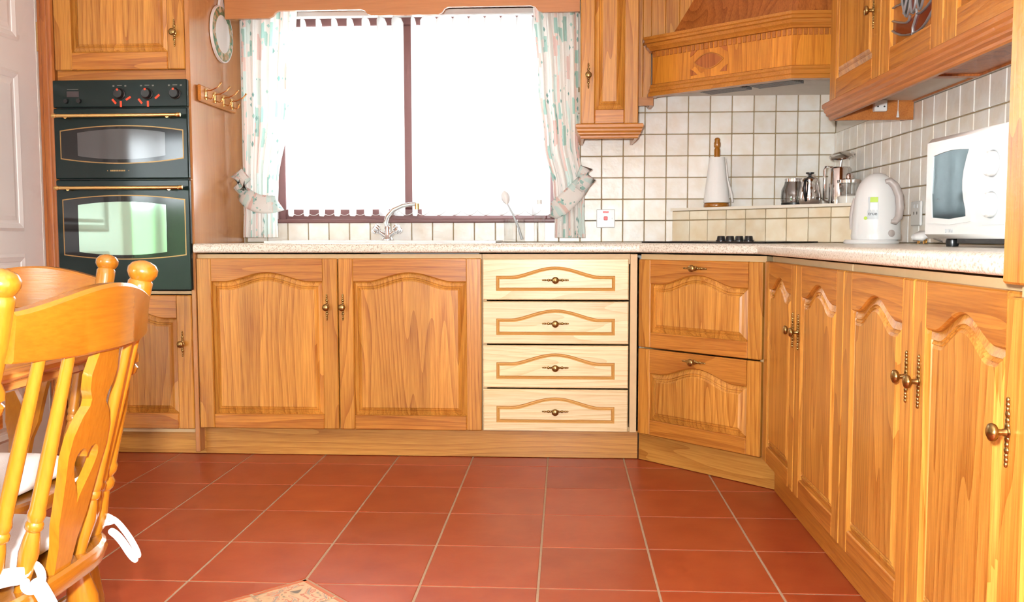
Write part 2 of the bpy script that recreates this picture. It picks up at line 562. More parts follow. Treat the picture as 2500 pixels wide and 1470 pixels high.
class MB:
    def __init__(self):
        self.v, self.f = [], []

    def add(self, vs, fs, mat=None):
        o = len(self.v)
        if mat is not None:
            vs = [tuple(mat @ Vector(p)) for p in vs]
        self.v += [tuple(p) for p in vs]
        self.f += [tuple(i + o for i in f) for f in fs]
        return self

    def box(self, x0, x1, y0, y1, z0, z1, c=0.0, mat=None):
        X, Y, Z = sorted((x0, x1)), sorted((y0, y1)), sorted((z0, z1))
        if c <= 0:
            vs = [(X[i], Y[j], Z[k]) for k in (0, 1) for j in (0, 1) for i in (0, 1)]
            return self.add(vs, [(0, 2, 3, 1), (4, 5, 7, 6), (0, 1, 5, 4), (2, 6, 7, 3), (0, 4, 6, 2), (1, 3, 7, 5)], mat)
        c = min(c, (X[1] - X[0]) * .45, (Y[1] - Y[0]) * .45, (Z[1] - Z[0]) * .45)
        vs, ix = [], {}
        for sx in (0, 1):
            for sy in (0, 1):
                for sz in (0, 1):
                    ins = lambda A, s: A[s] + (c if s == 0 else -c)
                    for a in range(3):
                        q = [ins(X, sx), ins(Y, sy), ins(Z, sz)]
                        q[a] = (X, Y, Z)[a][(sx, sy, sz)[a]]
                        ix[sx, sy, sz, a] = len(vs)
                        vs.append(tuple(q))
        fs = []
        for s in (0, 1):
            fs.append([ix[s, 0, 0, 0], ix[s, 1, 0, 0], ix[s, 1, 1, 0], ix[s, 0, 1, 0]])
            fs.append([ix[0, s, 0, 1], ix[1, s, 0, 1], ix[1, s, 1, 1], ix[0, s, 1, 1]])
            fs.append([ix[0, 0, s, 2], ix[1, 0, s, 2], ix[1, 1, s, 2], ix[0, 1, s, 2]])
        for a in (0, 1):
            for b in (0, 1):
                fs.append([ix[a, b, 0, 0], ix[a, b, 1, 0], ix[a, b, 1, 1], ix[a, b, 0, 1]])
                fs.append([ix[a, 0, b, 0], ix[a, 1, b, 0], ix[a, 1, b, 2], ix[a, 0, b, 2]])
                fs.append([ix[0, a, b, 1], ix[1, a, b, 1], ix[1, a, b, 2], ix[0, a, b, 2]])
        for sx in (0, 1):
            for sy in (0, 1):
                for sz in (0, 1):
                    fs.append([ix[sx, sy, sz, 0], ix[sx, sy, sz, 1], ix[sx, sy, sz, 2]])
        return self.add(vs, fs, mat)

    def loops(self, rings, close=True, cap0=True, cap1=True, mat=None):
        n = len(rings[0])
        vs = [p for r in rings for p in r]
        fs = []
        for k in range(len(rings) - 1):
            for i in range(n if close else n - 1):
                j = (i + 1) % n
                fs.append((k * n + i, k * n + j, (k + 1) * n + j, (k + 1) * n + i))
        if cap0:
            fs.append(tuple(range(n))[::-1])
        if cap1:
            fs.append(tuple((len(rings) - 1) * n + i for i in range(n)))
        return self.add(vs, fs, mat)

    def lathe(self, prof, n=20, mat=None, sx=1.0, sy=1.0):
        rings = []
        for r, h in prof:
            rings.append([(max(r, 1e-5) * sx * math.cos(2 * math.pi * i / n), max(r, 1e-5) * sy * math.sin(2 * math.pi * i / n), h)
                          for i in range(n)])
        return self.loops(rings, mat=mat)

    def turned(self, a, b, prof, n=14):
        """lathe along the line a-b; prof: (fraction, radius)"""
        a, b = Vector(a), Vector(b)
        d = b - a
        L = d.length
        q = d.to_track_quat('Z', 'Y').to_matrix().to_4x4()
        return self.lathe([(r, t * L) for t, r in prof], n, Matrix.Translation(a) @ q)

    def tube(self, path, rad, n=8, flat=None, cap=True):
        P = [Vector(p) for p in path]
        rs = rad if isinstance(rad, (list, tuple)) else [rad] * len(P)
        rings, up = [], None
        for i, p in enumerate(P):
            t = (P[min(i + 1, len(P) - 1)] - P[max(i - 1, 0)])
            t.normalize()
            if up is None:
                up = Vector((0, 0, 1)) if abs(t.z) < .9 else Vector((1, 0, 0))
            s = t.cross(up)
            if s.length < 1e-6:
                s = t.cross(Vector((0, 1, 0)))
            s.normalize()
            up = s.cross(t).normalized()
            f = flat or 1.0
            rings.append([tuple(p + s * rs[i] * math.cos(2 * math.pi * k / n) + up * rs[i] * f * math.sin(2 * math.pi * k / n))
                          for k in range(n)])
        return self.loops(rings, cap0=cap, cap1=cap)

    def prism(self, outer, holes, h0, h1, mat=None):
        """polygon (with holes) in xy, raised from h0 to h1"""
        polys = [outer] + list(holes)
        flat = [p for q in polys for p in q]
        tris = tessellate_polygon([[Vector((p[0], p[1], 0)) for p in q] for q in polys])
        n = len(flat)
        vs = [(p[0], p[1], h0) for p in flat] + [(p[0], p[1], h1) for p in flat]
        fs = [tuple(t) for t in tris] + [tuple(i + n for i in t)[::-1] for t in tris]
        o = 0
        for q in polys:
            k = len(q)
            for i in range(k):
                j = (i + 1) % k
                fs.append((o + i, o + j, n + o + j, n + o + i))
            o += k
        return self.add(vs, fs, mat)

    def sweep(self, line, prof, closed_prof=True):
        """profile (out, z) carried along a plan polyline with mitred corners; out is to the right of travel"""
        P = [Vector((p[0], p[1])) for p in line]
        rings = []
        for i, p in enumerate(P):
            d0 = (P[i] - P[i - 1]).normalized() if i else None
            d1 = (P[i + 1] - P[i]).normalized() if i < len(P) - 1 else None
            if d0 is None:
                nrm = Vector((d1.y, -d1.x))
            elif d1 is None:
                nrm = Vector((d0.y, -d0.x))
            else:
                n0, n1 = Vector((d0.y, -d0.x)), Vector((d1.y, -d1.x))
                nrm = (n0 + n1)
                nrm = nrm / (nrm.dot(n0))
            rings.append([(p.x + nrm.x * o, p.y + nrm.y * o, z) for o, z in prof])
        return self.loops(rings, close=closed_prof)

    def mesh(self, name, smooth=None, normals=True):
        me = bpy.data.meshes.new(name)
        me.from_pydata(self.v, [], self.f)
        if normals:
            bm = bmesh.new()
            bm.from_mesh(me)
            bmesh.ops.recalc_face_normals(bm, faces=bm.faces)
            bm.to_mesh(me)
            bm.free()
        if smooth:
            me.polygons.foreach_set('use_smooth', [True] * len(me.polygons))
            me.set_sharp_from_angle(angle=R(smooth))
        me.update()
        return me

    def build(self, name, mat, parent=None, loc=(0, 0, 0), rot=(0, 0, 0), smooth=None, normals=True):
        return place(name, self.mesh(name, smooth, normals), mat, parent, loc, rot)


def place(name, me, mat, parent=None, loc=(0, 0, 0), rot=(0, 0, 0)):
    if mat is not None and not me.materials:
        me.materials.append(M[mat] if isinstance(mat, str) else mat)
    o = bpy.data.objects.new(name, me)
    C.objects.link(o)
    o.location, o.rotation_euler = loc, rot
    if parent is not None:
        o.parent = parent
    return o


def tag(o, label=None, cat=None, group=None, kind=None):
    for k, v in (('label', label), ('category', cat), ('group', group), ('kind', kind)):
        if v:
            o[k] = v
    return o


def thing(name, label, cat, loc=(0, 0, 0), rz=0.0, group=None):
    o = bpy.data.objects.new(name, None)
    o.empty_display_size = 0.05
    C.objects.link(o)
    o.location = loc
    o.rotation_euler = (0, 0, rz)
    return tag(o, label, cat, group)


def struct(o, label):
    return tag(o, label, None, None, 'structure')


def text(name, s, size, mat, parent, loc, rot, extrude=0.0004):
    cu = bpy.data.curves.new(name, 'FONT')
    cu.body = s
    cu.size = size
    cu.extrude = extrude
    cu.align_x = 'CENTER'
    cu.align_y = 'CENTER'
    cu.materials.append(M[mat])
    tmp = bpy.data.objects.new('tmp', cu)
    C.objects.link(tmp)
    bpy.context.view_layer.update()
    me = bpy.data.meshes.new_from_object(tmp.evaluated_get(bpy.context.evaluated_depsgraph_get()))
    bpy.data.objects.remove(tmp)
    bpy.data.curves.remove(cu)
    me.name = name
    return place(name, me, None, parent, loc, rot)

# ------------------------------------------------------------------ room shell
YB, XW, XL = 0.599, 2.781, -0.66          # back wall, right wall, left wall
CEIL = 2.42
XD, YR = -4.0, -6.2                       # the dining end behind the camera

b = MB()
b.box(XL - .1, 0.13, YB, YB + .28, 0, CEIL).box(1.49, XW + .1, YB, YB + .28, 0, CEIL)
b.box(0.13, 1.49, YB, YB + .28, 0, 1.0).box(0.13, 1.49, YB, YB + .28, 2.0, CEIL)
wall_back = struct(b.build('wall_back', 'plaster'), 'kitchen wall holding the window')
wall_right = struct(MB().box(XW, XW + .12, YR, YB, 0, CEIL).build('wall_right', 'plaster'), 'kitchen wall behind the microwave')
b = MB().box(XL - .12, XL, 0.02, YB, 0, CEIL).box(XL - .12, XL, -0.86, -0.76, 0, CEIL).box(XL - .12, XL, -0.76, 0.02, 2.03, CEIL)
wall_left = struct(b.build('wall_left', 'plaster'), 'short wall with the white door')
struct(MB().box(XD, XL - .12, -0.86, -0.74, 0, CEIL).build('wall_dining', 'plaster'), 'wall of the dining end')
struct(MB().box(XD - .12, XD, YR, -0.74, 0, CEIL).build('wall_far_left', 'plaster'), 'outer wall of the dining end')
b = MB().box(XD, -3.9, YR - .15, YR, 0, CEIL).box(-2.1, XW + .12, YR - .15, YR, 0, CEIL).box(-3.9, -2.1, YR - .15, YR, 2.1, CEIL)
struct(b.build('wall_rear', 'plaster'), 'rear wall with the patio window')
struct(MB().box(XD - .12, XW + .12, YR - .15, YB + .28, CEIL, CEIL + .1).build('ceiling', 'ceiling'), 'white ceiling')
floor = struct(MB().box(XD - .12, XW + .12, YR - .15, YB + .28, -0.06, -0.0016).build('floor', 'floor_grout'), 'terracotta tiled floor')

# floor tiles, with a diamond of painted tiles let in
TS, TX, TY, JT = 0.3156, 0.2068, -0.0909, 0.0065
DX, DYA, DD = 0.838, -1.320, 0.345        # diamond: x of its tip, y of its tip, half diagonal
ft_me = MB().box(-(TS - JT) / 2, (TS - JT) / 2, -(TS - JT) / 2, (TS - JT) / 2, -0.008, 0.0, 0.0010).mesh('floor_tile')


def clip(poly, nx, ny, d):
    out = []
    for i, p in enumerate(poly):
        q = poly[(i + 1) % len(poly)]
        a, c = nx * p[0] + ny * p[1] - d, nx * q[0] + ny * q[1] - d
        if a >= 0:
            out.append(p)
        if a * c < 0:
            t = a / (a - c)
            out.append((p[0] + (q[0] - p[0]) * t, p[1] + (q[1] - p[1]) * t))
    return out


def cham_poly(poly, z0, z1, c):
    cx = sum(p[0] for p in poly) / len(poly)
    cy = sum(p[1] for p in poly) / len(poly)
    sh = lambda p: (p[0] + (cx - p[0]) * c / max(.02, math.hypot(p[0] - cx, p[1] - cy)) * 1.3,
                    p[1] + (cy - p[1]) * c / max(.02, math.hypot(p[0] - cx, p[1] - cy)) * 1.3)
    return MB().loops([[(p[0], p[1], z0) for p in poly], [(p[0], p[1], z1 - c) for p in poly],
                       [(sh(p)[0], sh(p)[1], z1) for p in poly]])


DYC = DYA - DD
for i in range(-4, 8):
    for j in range(-2, 7):
        x0, y1 = TX + i * TS, TY - j * TS
        cx, cy = x0 + TS / 2, y1 - TS / 2
        if cx < XL or cy > YB or cx > XW:
            continue
        near = abs(cx - DX) + abs(cy - DYC) < DD + TS
        if not near:
            place('floor_tile', ft_me, 'floor_tile', floor, (cx, cy, 0))
            continue
        h = (TS - JT) / 2
        poly = [(-h, -h), (h, -h), (h, h), (-h, h)]
        sx = -1 if cx < DX else 1
        sy = 1 if cy > DYC else -1
        k = math.sqrt(.5)
        dd = (DD + JT * .7) * k
        poly = clip(poly, sx * k, sy * k, dd - ((cx - DX) * sx * k + (cy - DYC) * sy * k))
        if len(poly) >= 3:
            cham_poly(poly, -0.008, 0.0, 0.0018).build('floor_tile', 'floor_tile', floor, (cx, cy, 0))
side = DD * math.sqrt(2) / 3
h = side / 2 - 0.003
for i in range(3):
    for j in range(3):
        u, v = (i - 1) * side, (j - 1) * side
        k = math.sqrt(.5)
        t = MB().box(-h, h, -h, h, -0.008, 0.0, 0.0015).build('decor_tile', 'decor', floor,
                                                              (DX + (u - v) * k, DYC + (u + v) * k, 0), (0, 0, R(45)))
        for (di, dj) in ((i == 2, 0), (0, j == 2), (i == 0, 0), (0, j == 0)):
            pass
        if i == 2:
            MB().box(h - .012, h - .002, -h + .002, h - .002, 0, 0.0006).build('border_strip', 'decor_edge', t)
        if j == 2:
            MB().box(-h + .002, h - .002, h - .012, h - .002, 0, 0.0006).build('border_strip', 'decor_edge', t)
# the dining end of the floor, beyond where single tiles can be told apart
b = MB()
for i in range(-14, 9):
    for j in range(-2, 20):
        x0, y1 = TX + i * TS, TY - j * TS
        cx, cy = x0 + TS / 2, y1 - TS / 2
        if (-4 <= i < 8 and j < 7) or cx < XD + .1 or cx > XW or cy < YR + .1 or (cx < XL and cy > -1.0):
            continue
        hh = (TS - JT) / 2
        b.add([(cx - hh, cy - hh, 0), (cx + hh, cy - hh, 0), (cx + hh, cy + hh, 0), (cx - hh, cy + hh, 0)], [(0, 1, 2, 3)])
tag(b.build('tile_field', 'floor_tile', floor), kind='stuff')

# wall tiles
TW, WX, ZW = 0.0998, 1.7085, 0.9005
J = 0.0042


def wall_tile_mesh(w, hgt, name='wall_tile'):
    return MB().box(-w / 2 + J / 2, w / 2 - J / 2, -0.006, 0.004, -hgt / 2 + J / 2, hgt / 2 - J / 2, 0.0022).mesh(name)


wt_me = wall_tile_mesh(TW, TW)
bed = MB().box(0.0, XW, YB - .002, YB + .001, 0.88, 1.002).box(1.49, XW, YB - .002, YB + .001, 1.0, 1.62)
bed.build('grout_bed', 'grout', wall_back)
for c in range(-18, 11):
    x0 = WX + c * TW
    for k in range(0, 7):
        if k > 0 and x0 < 1.50:
            continue
        xa, xb = max(x0, 0.005), min(x0 + TW, XW - .002)
        if xb - xa < 0.02:
            continue
        me = wt_me if xb - xa > TW - .001 else wall_tile_mesh(xb - xa, TW)
        place('wall_tile', me, 'wall_tile', wall_back, ((xa + xb) / 2, YB - .002, ZW + (k + .5) * TW),
              (random.uniform(-.006, .006), 0, random.uniform(-.006, .006)))
MB().box(XW - .002, XW + .001, -2.24, YB, 0.88, 1.40).build('grout_bed', 'grout', wall_right)
YT0 = YB - 0.1336 + TW
for c in range(-1, 27):
    y1 = YT0 - c * TW
    ya, yb = min(y1, YB - .01), max(y1 - TW, -2.23)
    if ya - yb < .015:
        continue
    me = wt_me if ya - yb > TW - .001 else wall_tile_mesh(ya - yb, TW)
    for k in range(0, 5):
        place('wall_tile', me, 'wall_tile', wall_right, (XW - .002, (ya + yb) / 2, ZW + (k + .5) * TW),
              (0, random.uniform(-.006, .006), R(-90) + random.uniform(-.006, .006)))
MB().box(XW - .012, XW, -2.24, -0.36, 1.399, 1.409).build('tile_trim', 'carcass_white', wall_right)

# outdoors
struct(MB().box(-30, 30, YB + .3, 30, -0.5, -0.4).build('ground_front', plain('pale_paving', (0.6, 0.6, 0.58), .9)), 'paved ground outside the window')
struct(MB().box(-30, 30, -30, YR - .2, -0.5, -0.1).build('ground_rear', 'lawn'), 'garden lawn outside the patio window')

# kitchen window
win = struct(thing('window_1', '', '', (0, 0, 0)), 'brown framed kitchen window behind vertical blinds')
for k in ('category',):
    if k in win:
        del win[k]
b = MB().box(0.13, 0.172, .70, .765, 1.0, 2.0, .004).box(1.448, 1.49, .70, .765, 1.0, 2.0, .004)
b.box(0.172, 1.448, .70, .765, 1.0, 1.062, .004).box(0.172, 1.448, .70, .765, 1.94, 2.0, .004)
b.build('window_frame', 'brown_frame', win)
MB().box(0.735, 0.803, .695, .77, 1.062, 1.94, .006).build('mullion', 'brown_frame', win)
MB().box(0.172, 0.735, .728, .736, 1.062, 1.94).build('pane', 'pane', win)
MB().box(0.803, 1.448, .728, .736, 1.062, 1.94).build('pane', 'pane', win)
MB().box(0.118, 1.500, .575, .705, 0.992, 1.012, .005).build('window_sill', 'brown_frame', win)
b = MB().box(0.128, 0.134, .603, .70, 1.012, 2.0).box(1.486, 1.492, .603, .70, 1.012, 2.0)
b.build('window_reveal', 'white_paint', win)

# patio window of the dining end (seen only as a reflection in the oven)
pw = struct(thing('window_2', '', '', (0, 0, 0)), 'patio window behind the camera')
for k in ('category',):
    if k in pw:
        del pw[k]
b = MB().box(-3.9, -3.82, YR - .1, YR - .03, 0, 2.1).box(-2.18, -2.1, YR - .1, YR - .03, 0, 2.1)
b.box(-3.9, -2.1, YR - .1, YR - .03, 2.02, 2.1).box(-3.9, -2.1, YR - .1, YR - .03, 0, .1)
b.box(-3.04, -2.96, YR - .1, YR - .03, 0, 2.1)
b.build('window_frame', 'brown_frame', pw)
MB().box(-3.82, -3.04, YR - .07, YR - .06, .1, 2.02).build('pane', 'pane', pw)
MB().box(-2.96, -2.18, YR - .07, YR - .06, .1, 2.02).build('pane', 'pane', pw)
hd = MB()
hd.box(-9, 3, YR - 6.0, YR - 5.0, -.4, 1.5, .1)
tag(hd.build('garden_hedge', 'hedge'), 'clipped green hedge seen mirrored in the oven glass', 'hedge')

# left door in its pine frame
dr = struct(MB().box(XL - .04, XL - .002, -0.735, 0.024, 0.004, 2.02, .002).build('door_1', 'white_paint'), 'white panelled door with brass hinge')
for (z0, z1) in ((0.12, 0.86), (0.952, 1.592), (1.712, 1.95)):
    ya, yb = -0.625, -0.112
    b = MB()
    rings = []
    for (t, x) in ((0, XL - .001), (.012, XL + .006), (.030, XL + .001), (.034, XL - .004), (.06, XL + .002)):
        rings.append([(x, ya + t, z0 + t), (x, yb - t, z0 + t), (x, yb - t, z1 - t), (x, ya + t, z1 - t)])
    b.loops(rings, cap0=False)
    b.build('panel', 'white_paint', dr)
b = MB().box(XL - .004, XL + .006, 0.024, 0.034, 1.70, 1.82, .001)
for k in range(5):
    b.lathe([(.0058, 0), (.0058, .022)], 10, Matrix.Translation((XL + .006, .029, 1.703 + k * .0235)))
b.build('hinge', 'brass_bright', dr, smooth=40)
tr = MB()
tr.sweep([(XL + .0, .035), (-.579, .035)], [(0, 0), (0, 2.1), (-.03, 2.1), (-.03, 0)])
prof = [(-.66, .032), (-.652, .022), (-.64, .020), (-.634, .014), (-.622, .010), (-.612, .010), (-.607, .014), (-.604, .006), (-.594, .002),
        (-.586, .004), (-.58, .012), (-.579, .06), (-.66, .06)]
tr = MB().prism(prof, [], 0, 2.08)
struct(tr.build('trim_1', 'pine'), 'pine architrave between the white door and the oven')
knots = MB()

# ------------------------------------------------------------------ cabinet parts


def arch(s):
    s = abs(s)
    if s > 0.74:
        return 0.0
    return (0.5 + 0.5 * math.cos(math.pi * s / 0.74)) ** 0.78


def panel_rings(w, hgt, l, r, bt, sh, A, prof, n=26):
    """nested outlines of an arched field: sh = shoulder depth below the top, A = rise of the arch"""
    rings = []
    cx, hw = (l + w - r) / 2, (w - l - r) / 2
    for t, y in prof:
        ring = [(l + t, y, bt + t), (w - r - t, y, bt + t)]
        for i in range(n + 1):
            f = i / n
            x = (w - r - t) + (l + t - (w - r - t)) * f
            s = (x - cx) / (hw - t)
            ring.append((x, y, hgt - sh + A * arch(s) - t))
        rings.append(ring)
    return rings


PROF = [(-.005, .015), (.004, .0105), (.017, .0045), (.0185, .0082), (.025, .0024), (.0265, .0054), (.0335, .0008)]
PROF_GROOVE = [(0, 0), (.0032, .0042), (.0075, .0010), (.0100, .0046), (.0138, 0.0002)]
_cache = {}


def handle_mesh():
    if 'handle' in _cache:
        return _cache['handle']
    b = MB()
    zs = [(-.050, .0035), (-.043, .0042), (-.036, .0034), (-.028, .0062), (-.019, .0048), (-.010, .0066), (0, .0105), (.010, .0066), (.019, .0048),
          (.028, .0062), (.036, .0034), (.043, .0042), (.050, .0035)]
    for z, r in zs:
        b.lathe([(0, -1), (.7, -.72), (1, 0), (.7, .72), (0, 1)], 8,
                Matrix.Translation((0, -.001, z)) @ Matrix.Diagonal((r, .0035, max(.0052, r), 1)))
    b.box(-.0022, .0022, -.0022, 0, -.050, .050)
    b.lathe([(0, 0), (.0075, 0), (.0062, .004), (.0048, .010), (.0052, .015), (.0125, .019), (.0145, .023), (.0135, .027), (.008, .030), (0, .0312)],
            18, Matrix.Rotation(R(90), 4, 'X'))
    _cache['handle'] = b.mesh('handle', 50)
    return _cache['handle']


def handle(parent, x, z, level=False, y=0.0):
    return place('handle', handle_mesh(), 'brass', parent, (x, y, z), (0, R(90) if level else 0, 0))


def door(parent, x0, z0, w, hgt, arched=True, knob=None, y=0.0, l=.063, A=.037, sh=.098, bt=.060, name='door', glass_pane=False, stile_mat='oak_z'):
    """frame-and-panel front; its face lies at local y; returns the panel that carries the frame"""
    key = ('door', round(w, 4), round(hgt, 4), arched, l, A, sh, bt, glass_pane)
    if not arched:
        A, sh = 0.0, bt
    if key not in _cache:
        pm = MB()
        if not glass_pane:
            pm.loops(panel_rings(w, hgt, l, l, bt, sh, A, PROF), cap0=False)
        st = MB().box(0, l, 0, .02, 0, hgt, .0035).mesh('stile')
        rl = MB().box(l, w - l, .0003, .019, 0, bt, .003).mesh('rail')
        n = 28
        tr_ = MB()
        hw, cx = (w - 2 * l) / 2, w / 2
        rows = [[], [], [], [], [], []]
        for i in range(n + 1):
            x = l + (w - 2 * l) * i / n
            z = hgt - sh + A * arch((x - cx) / hw)
            for k, (yy, zz) in enumerate(((.019, z), (.0045, z), (.0003, z + .004), (.0003, hgt - .003), (.003, hgt), (.019, hgt))):
                rows[k].append((x, yy, zz))
        tr_.loops([[rows[k][i] for k in range(6)] for i in range(n + 1)])
        if not glass_pane:
            pme = pm.mesh('panel', 9)
        else:
            pme = None
        _cache[key] = (pme, st, rl, tr_.mesh('rail', 20))
    pme, st, rl, tr_ = _cache[key]
    if glass_pane:
        d = MB().box(l - .005, w - l + .005, .011, .014, bt - .005, hgt - sh + .005 + A).build(name, 'stain_amber', parent, (x0, y, z0))
    else:
        d = place(name, pme, 'oak_panel', parent, (x0, y, z0))
    place('stile', st, stile_mat, d)
    o = place('stile', st, stile_mat, d, (w, 0.02, 0), (0, 0, R(180)))
    place('rail', rl, 'oak_x', d)
    place('rail', tr_, 'oak_x', d)
    if knob:
        for kx, kz, lev in ([knob] if isinstance(knob[0], (int, float)) else knob):
            handle(d, kx, kz, lev, y=-.0005)
    return d


def drawer(parent, x0, z0, w, hgt):
    key = ('drawer', w, hgt)
    if key not in _cache:
        b = MB()
        l, bt, sh, A, n = .055, .036, .070, .038, 26
        rings = panel_rings(w, hgt, l, l, bt, sh, A, PROF_GROOVE, n)
        b.loops(rings, cap0=False, cap1=False)
        ng = len(b.f)
        b.add(rings[-1], [tuple(range(len(rings[-1])))])
        r0 = rings[0]
        e = .004
        top = [(w - e - (w - 2 * e) * i / n, 0, hgt - e) for i in range(n + 1)]
        # face around the routed outline
        vs = list(r0) + [(e, 0, e), (w - e, 0, e)] + top
        nb = len(r0)
        fs = [(0, 1, nb + 1, nb), (1, 2, nb + 2, nb + 1), (nb + 1 + n + 1, 2 + n, 0, nb)]
        for i in range(n):
            fs.append((2 + i, 3 + i, nb + 3 + i, nb + 2 + i))
        b.add(vs, fs)
        # edges and back
        f0 = [(e, 0, e), (w - e, 0, e), (w - e, 0, hgt - e), (e, 0, hgt - e)]
        f1 = [(0, e, 0), (w, e, 0), (w, e, hgt), (0, e, hgt)]
        f2 = [(0, .02, 0), (w, .02, 0), (w, .02, hgt), (0, .02, hgt)]
        b.loops([f0, f1, f2], cap0=False)
        me = b.mesh('drawer', 30, normals=False)
        me.materials.append(M['oak_glare'])
        me.materials.append(M['oak_groove'])
        for q in range(ng):
            me.polygons[q].material_index = 1
        bm = bmesh.new()
        bm.from_mesh(me)
        bmesh.ops.remove_doubles(bm, verts=bm.verts, dist=1e-5)
        bmesh.ops.recalc_face_normals(bm, faces=bm.faces)
        bm.to_mesh(me)
        bm.free()
        me.polygons.foreach_set('use_smooth', [True] * len(me.polygons))
        me.set_sharp_from_angle(angle=R(12))
        _cache[key] = me
    d = place('drawer', _cache[key], 'oak_glare', parent, (x0, 0, z0))
    handle(d, w / 2, hgt * .48, True, y=0)
    return d


def body(parent, x0, x1, z0, z1, depth, mat='carcass', y0=.021):
    t = .018
    b = MB().box(x0, x0 + t, y0, depth, z0, z1).box(x1 - t, x1, y0, depth, z0, z1)
    b.box(x0 + t, x1 - t, y0, depth, z0, z0 + t).box(x0 + t, x1 - t, y0, y0 + .05, z1 - .04, z1)
    b.box(x0 + t, x1 - t, depth - .008, depth, z0 + t, z1 - .04)
    return b.build('carcass', mat, parent)


ZB, ZT = 0.124, 0.838                     # door bottoms and tops of the base units

# ---- tall oven housing
t = thing('oven_housing', 'tall oak oven housing with doors above and below the double oven', 'cabinet', (-.572, 0, 0))
W = .572
b = MB().box(0, .018, .0215, .575, .1, CEIL - .1).box(.018, W - .02, .0215, .575, 1.578, 1.60)
b.box(.018, W - .02, .0215, .575, .688, .700).box(.018, W - .02, .0215, .575, .1, .118).box(.018, W - .02, .56, .575, .118, CEIL - .1)
b.build('carcass', 'carcass', t)
MB().box(W - .0195, W, .002, YB - .0085 - .001, .02, CEIL - .1, .002).build('side_panel', 'veneer', t)
MB().box(.0, W - .02, .0205, .0213, 1.574, 1.616).build('filler_strip', 'oak_x', t)
door(t, 0.001, 1.616, W - .022, .60, arched=False, knob=(.51, .145, False), l=.072, bt=.072)
door(t, 0.001, .118, W - .022, .566, knob=(.508, .362, False), l=.066, bt=.066)
MB().box(0, W + .006, .056, .072, 0.002, .118, .001).build('plinth', 'oak_plinth', t)

# ---- double oven
ov = thing('double_oven', 'dark green double oven with brass rail handles', 'oven', (-.572, -.0005, 0))
OW = .566
MB().box(.003, OW - .004, .001, .50, .706, 1.569).build('oven_body', 'black', ov)
MB().box(0, OW, -.022, 0, 1.461, 1.571, .003).build('control_panel', 'enamel', ov)


def oven_door(z0, z1, wx0, wx1, wz0, wz1, gx0, gx1, gz0, gz1, gm, bow):
    d = MB().box(0, OW, -.024, -.001, z0, z1, .004).build('oven_door', 'enamel', ov)

    def bowed(x0, x1, a0, a1, bw, n=16, c=.012):
        pts = []
        for i in range(n + 1):
            f = i / n
            pts.append((x0 + (x1 - x0) * f, a0 - bw * (1 - (2 * f - 1) ** 2)))
        for i in range(n + 1):
            f = 1 - i / n
            pts.append((x0 + (x1 - x0) * f, a1 + bw * (1 - (2 * f - 1) ** 2)))
        return pts
    rot = Matrix.Rotation(R(90), 4, 'X')
    o1 = bowed(wx0, wx1, wz0, wz1, bow)
    o2 = bowed(wx0 + .004, wx1 - .004, wz0 + .004, wz1 - .004, bow)
    MB().prism(o1, [o2], .0242, .0252, rot).build('gold_outline', 'gold_line', d)
    MB().prism(o2, [], .0241, .0247, rot).build('door_glass', 'black_gloss', d)
    MB().prism(bowed(gx0, gx1, gz0, gz1, bow * .75), [], .0248, .0254, rot).build('inner_window', gm, d)
    hb = MB()
    zz = z1 - .034
    hb.tube([(.030, -.058, zz), (OW - .03, -.058, zz)], .0075, 12)
    for xx in (.030, OW - .030):
        hb.lathe([(0, -.012), (.008, -.010), (.0105, 0), (.008, .010), (0, .012)], 12,
                 Matrix.Translation((xx + (-.006 if xx < .1 else .006), -.058, zz)) @ Matrix.Rotation(R(90), 4, 'Y'))
    for xx in (.07, OW - .07):
        hb.lathe([(.008, 0), (.006, .01), (.006, .03), (.008, .036)], 12, Matrix.Translation((xx, -.023, zz - .004)) @ Matrix.Rotation(R(90), 4, 'X'))
    hb.build('rail_handle', 'brass_bright', d, smooth=50)
    return d


d1 = oven_door(1.168, 1.456, .026, OW - .018, 1.249, 1.366, .100, OW - .095, 1.262, 1.356, 'oven_glass_top', .020)
d2 = oven_door(.706, 1.163, .026, OW - .018, .852, 1.083, .092, OW - .100, .866, 1.060, 'oven_glass_low', .018)
b = MB()
for k in range(9):
    b.box(.235 + k * .0072, .2405 + k * .0072, -.0248, -.0238, 1.198, 1.204)
b.box(.222, .225, -.0248, -.0238, 1.199, 1.203).box(.312, .315, -.0248, -.0238, 1.199, 1.203)
b.build('maker_mark', 'gold_line', d1)
for kx, marks in ((.284, ((-.024, -.030, 40), (0.004, -.041, 0), (.036, -.018, -58))), (.400, ((-.030, -.030, 38), (.002, -.041, 0), (.042, -.012, -50))), (.517, ())):
    kb = MB().lathe([(.024, 0), (.024, .004), (.021, .006), (.0195, .018), (.017, .021), (0, .021)], 24, Matrix.Translation((kx, -.022, 1.513)) @ Matrix.Rotation(R(90), 4, 'X'))
    ko = kb.build('control_knob', 'black', ov, smooth=40)
    MB().box(kx - .004, kx + .004, -.0436, -.0425, 1.524, 1.532).build('pointer', 'orange', ko)
    for (mx, mz, a) in marks:
        MB().box(-.0042, .0042, -.0008, .0008, -.012, .012, .0005).build('orange_marker', 'orange', ov, (kx + mx, -.0228, 1.513 + mz), (0, R(-a), 0))
    for s in (-1, 1):
        MB().box(kx + s * .025 - .004, kx + s * .025 + .004, -.0226, -.0221, 1.543, 1.549).build('dial_mark', 'grey_print', ov)
    MB().box(kx - .010, kx + .010, -.0226, -.0221, 1.546, 1.549).build('dial_mark', 'grey_print', ov)
MB().box(.060, .112, -.0232, -.0221, 1.502, 1.526, .0005).build('timer_display', plain('timer_dark', (.05, .035, .035), .2), ov)
MB().box(.062, .110, -.0228, -.0221, 1.533, 1.535).build('timer_mark', 'grey_print', ov)
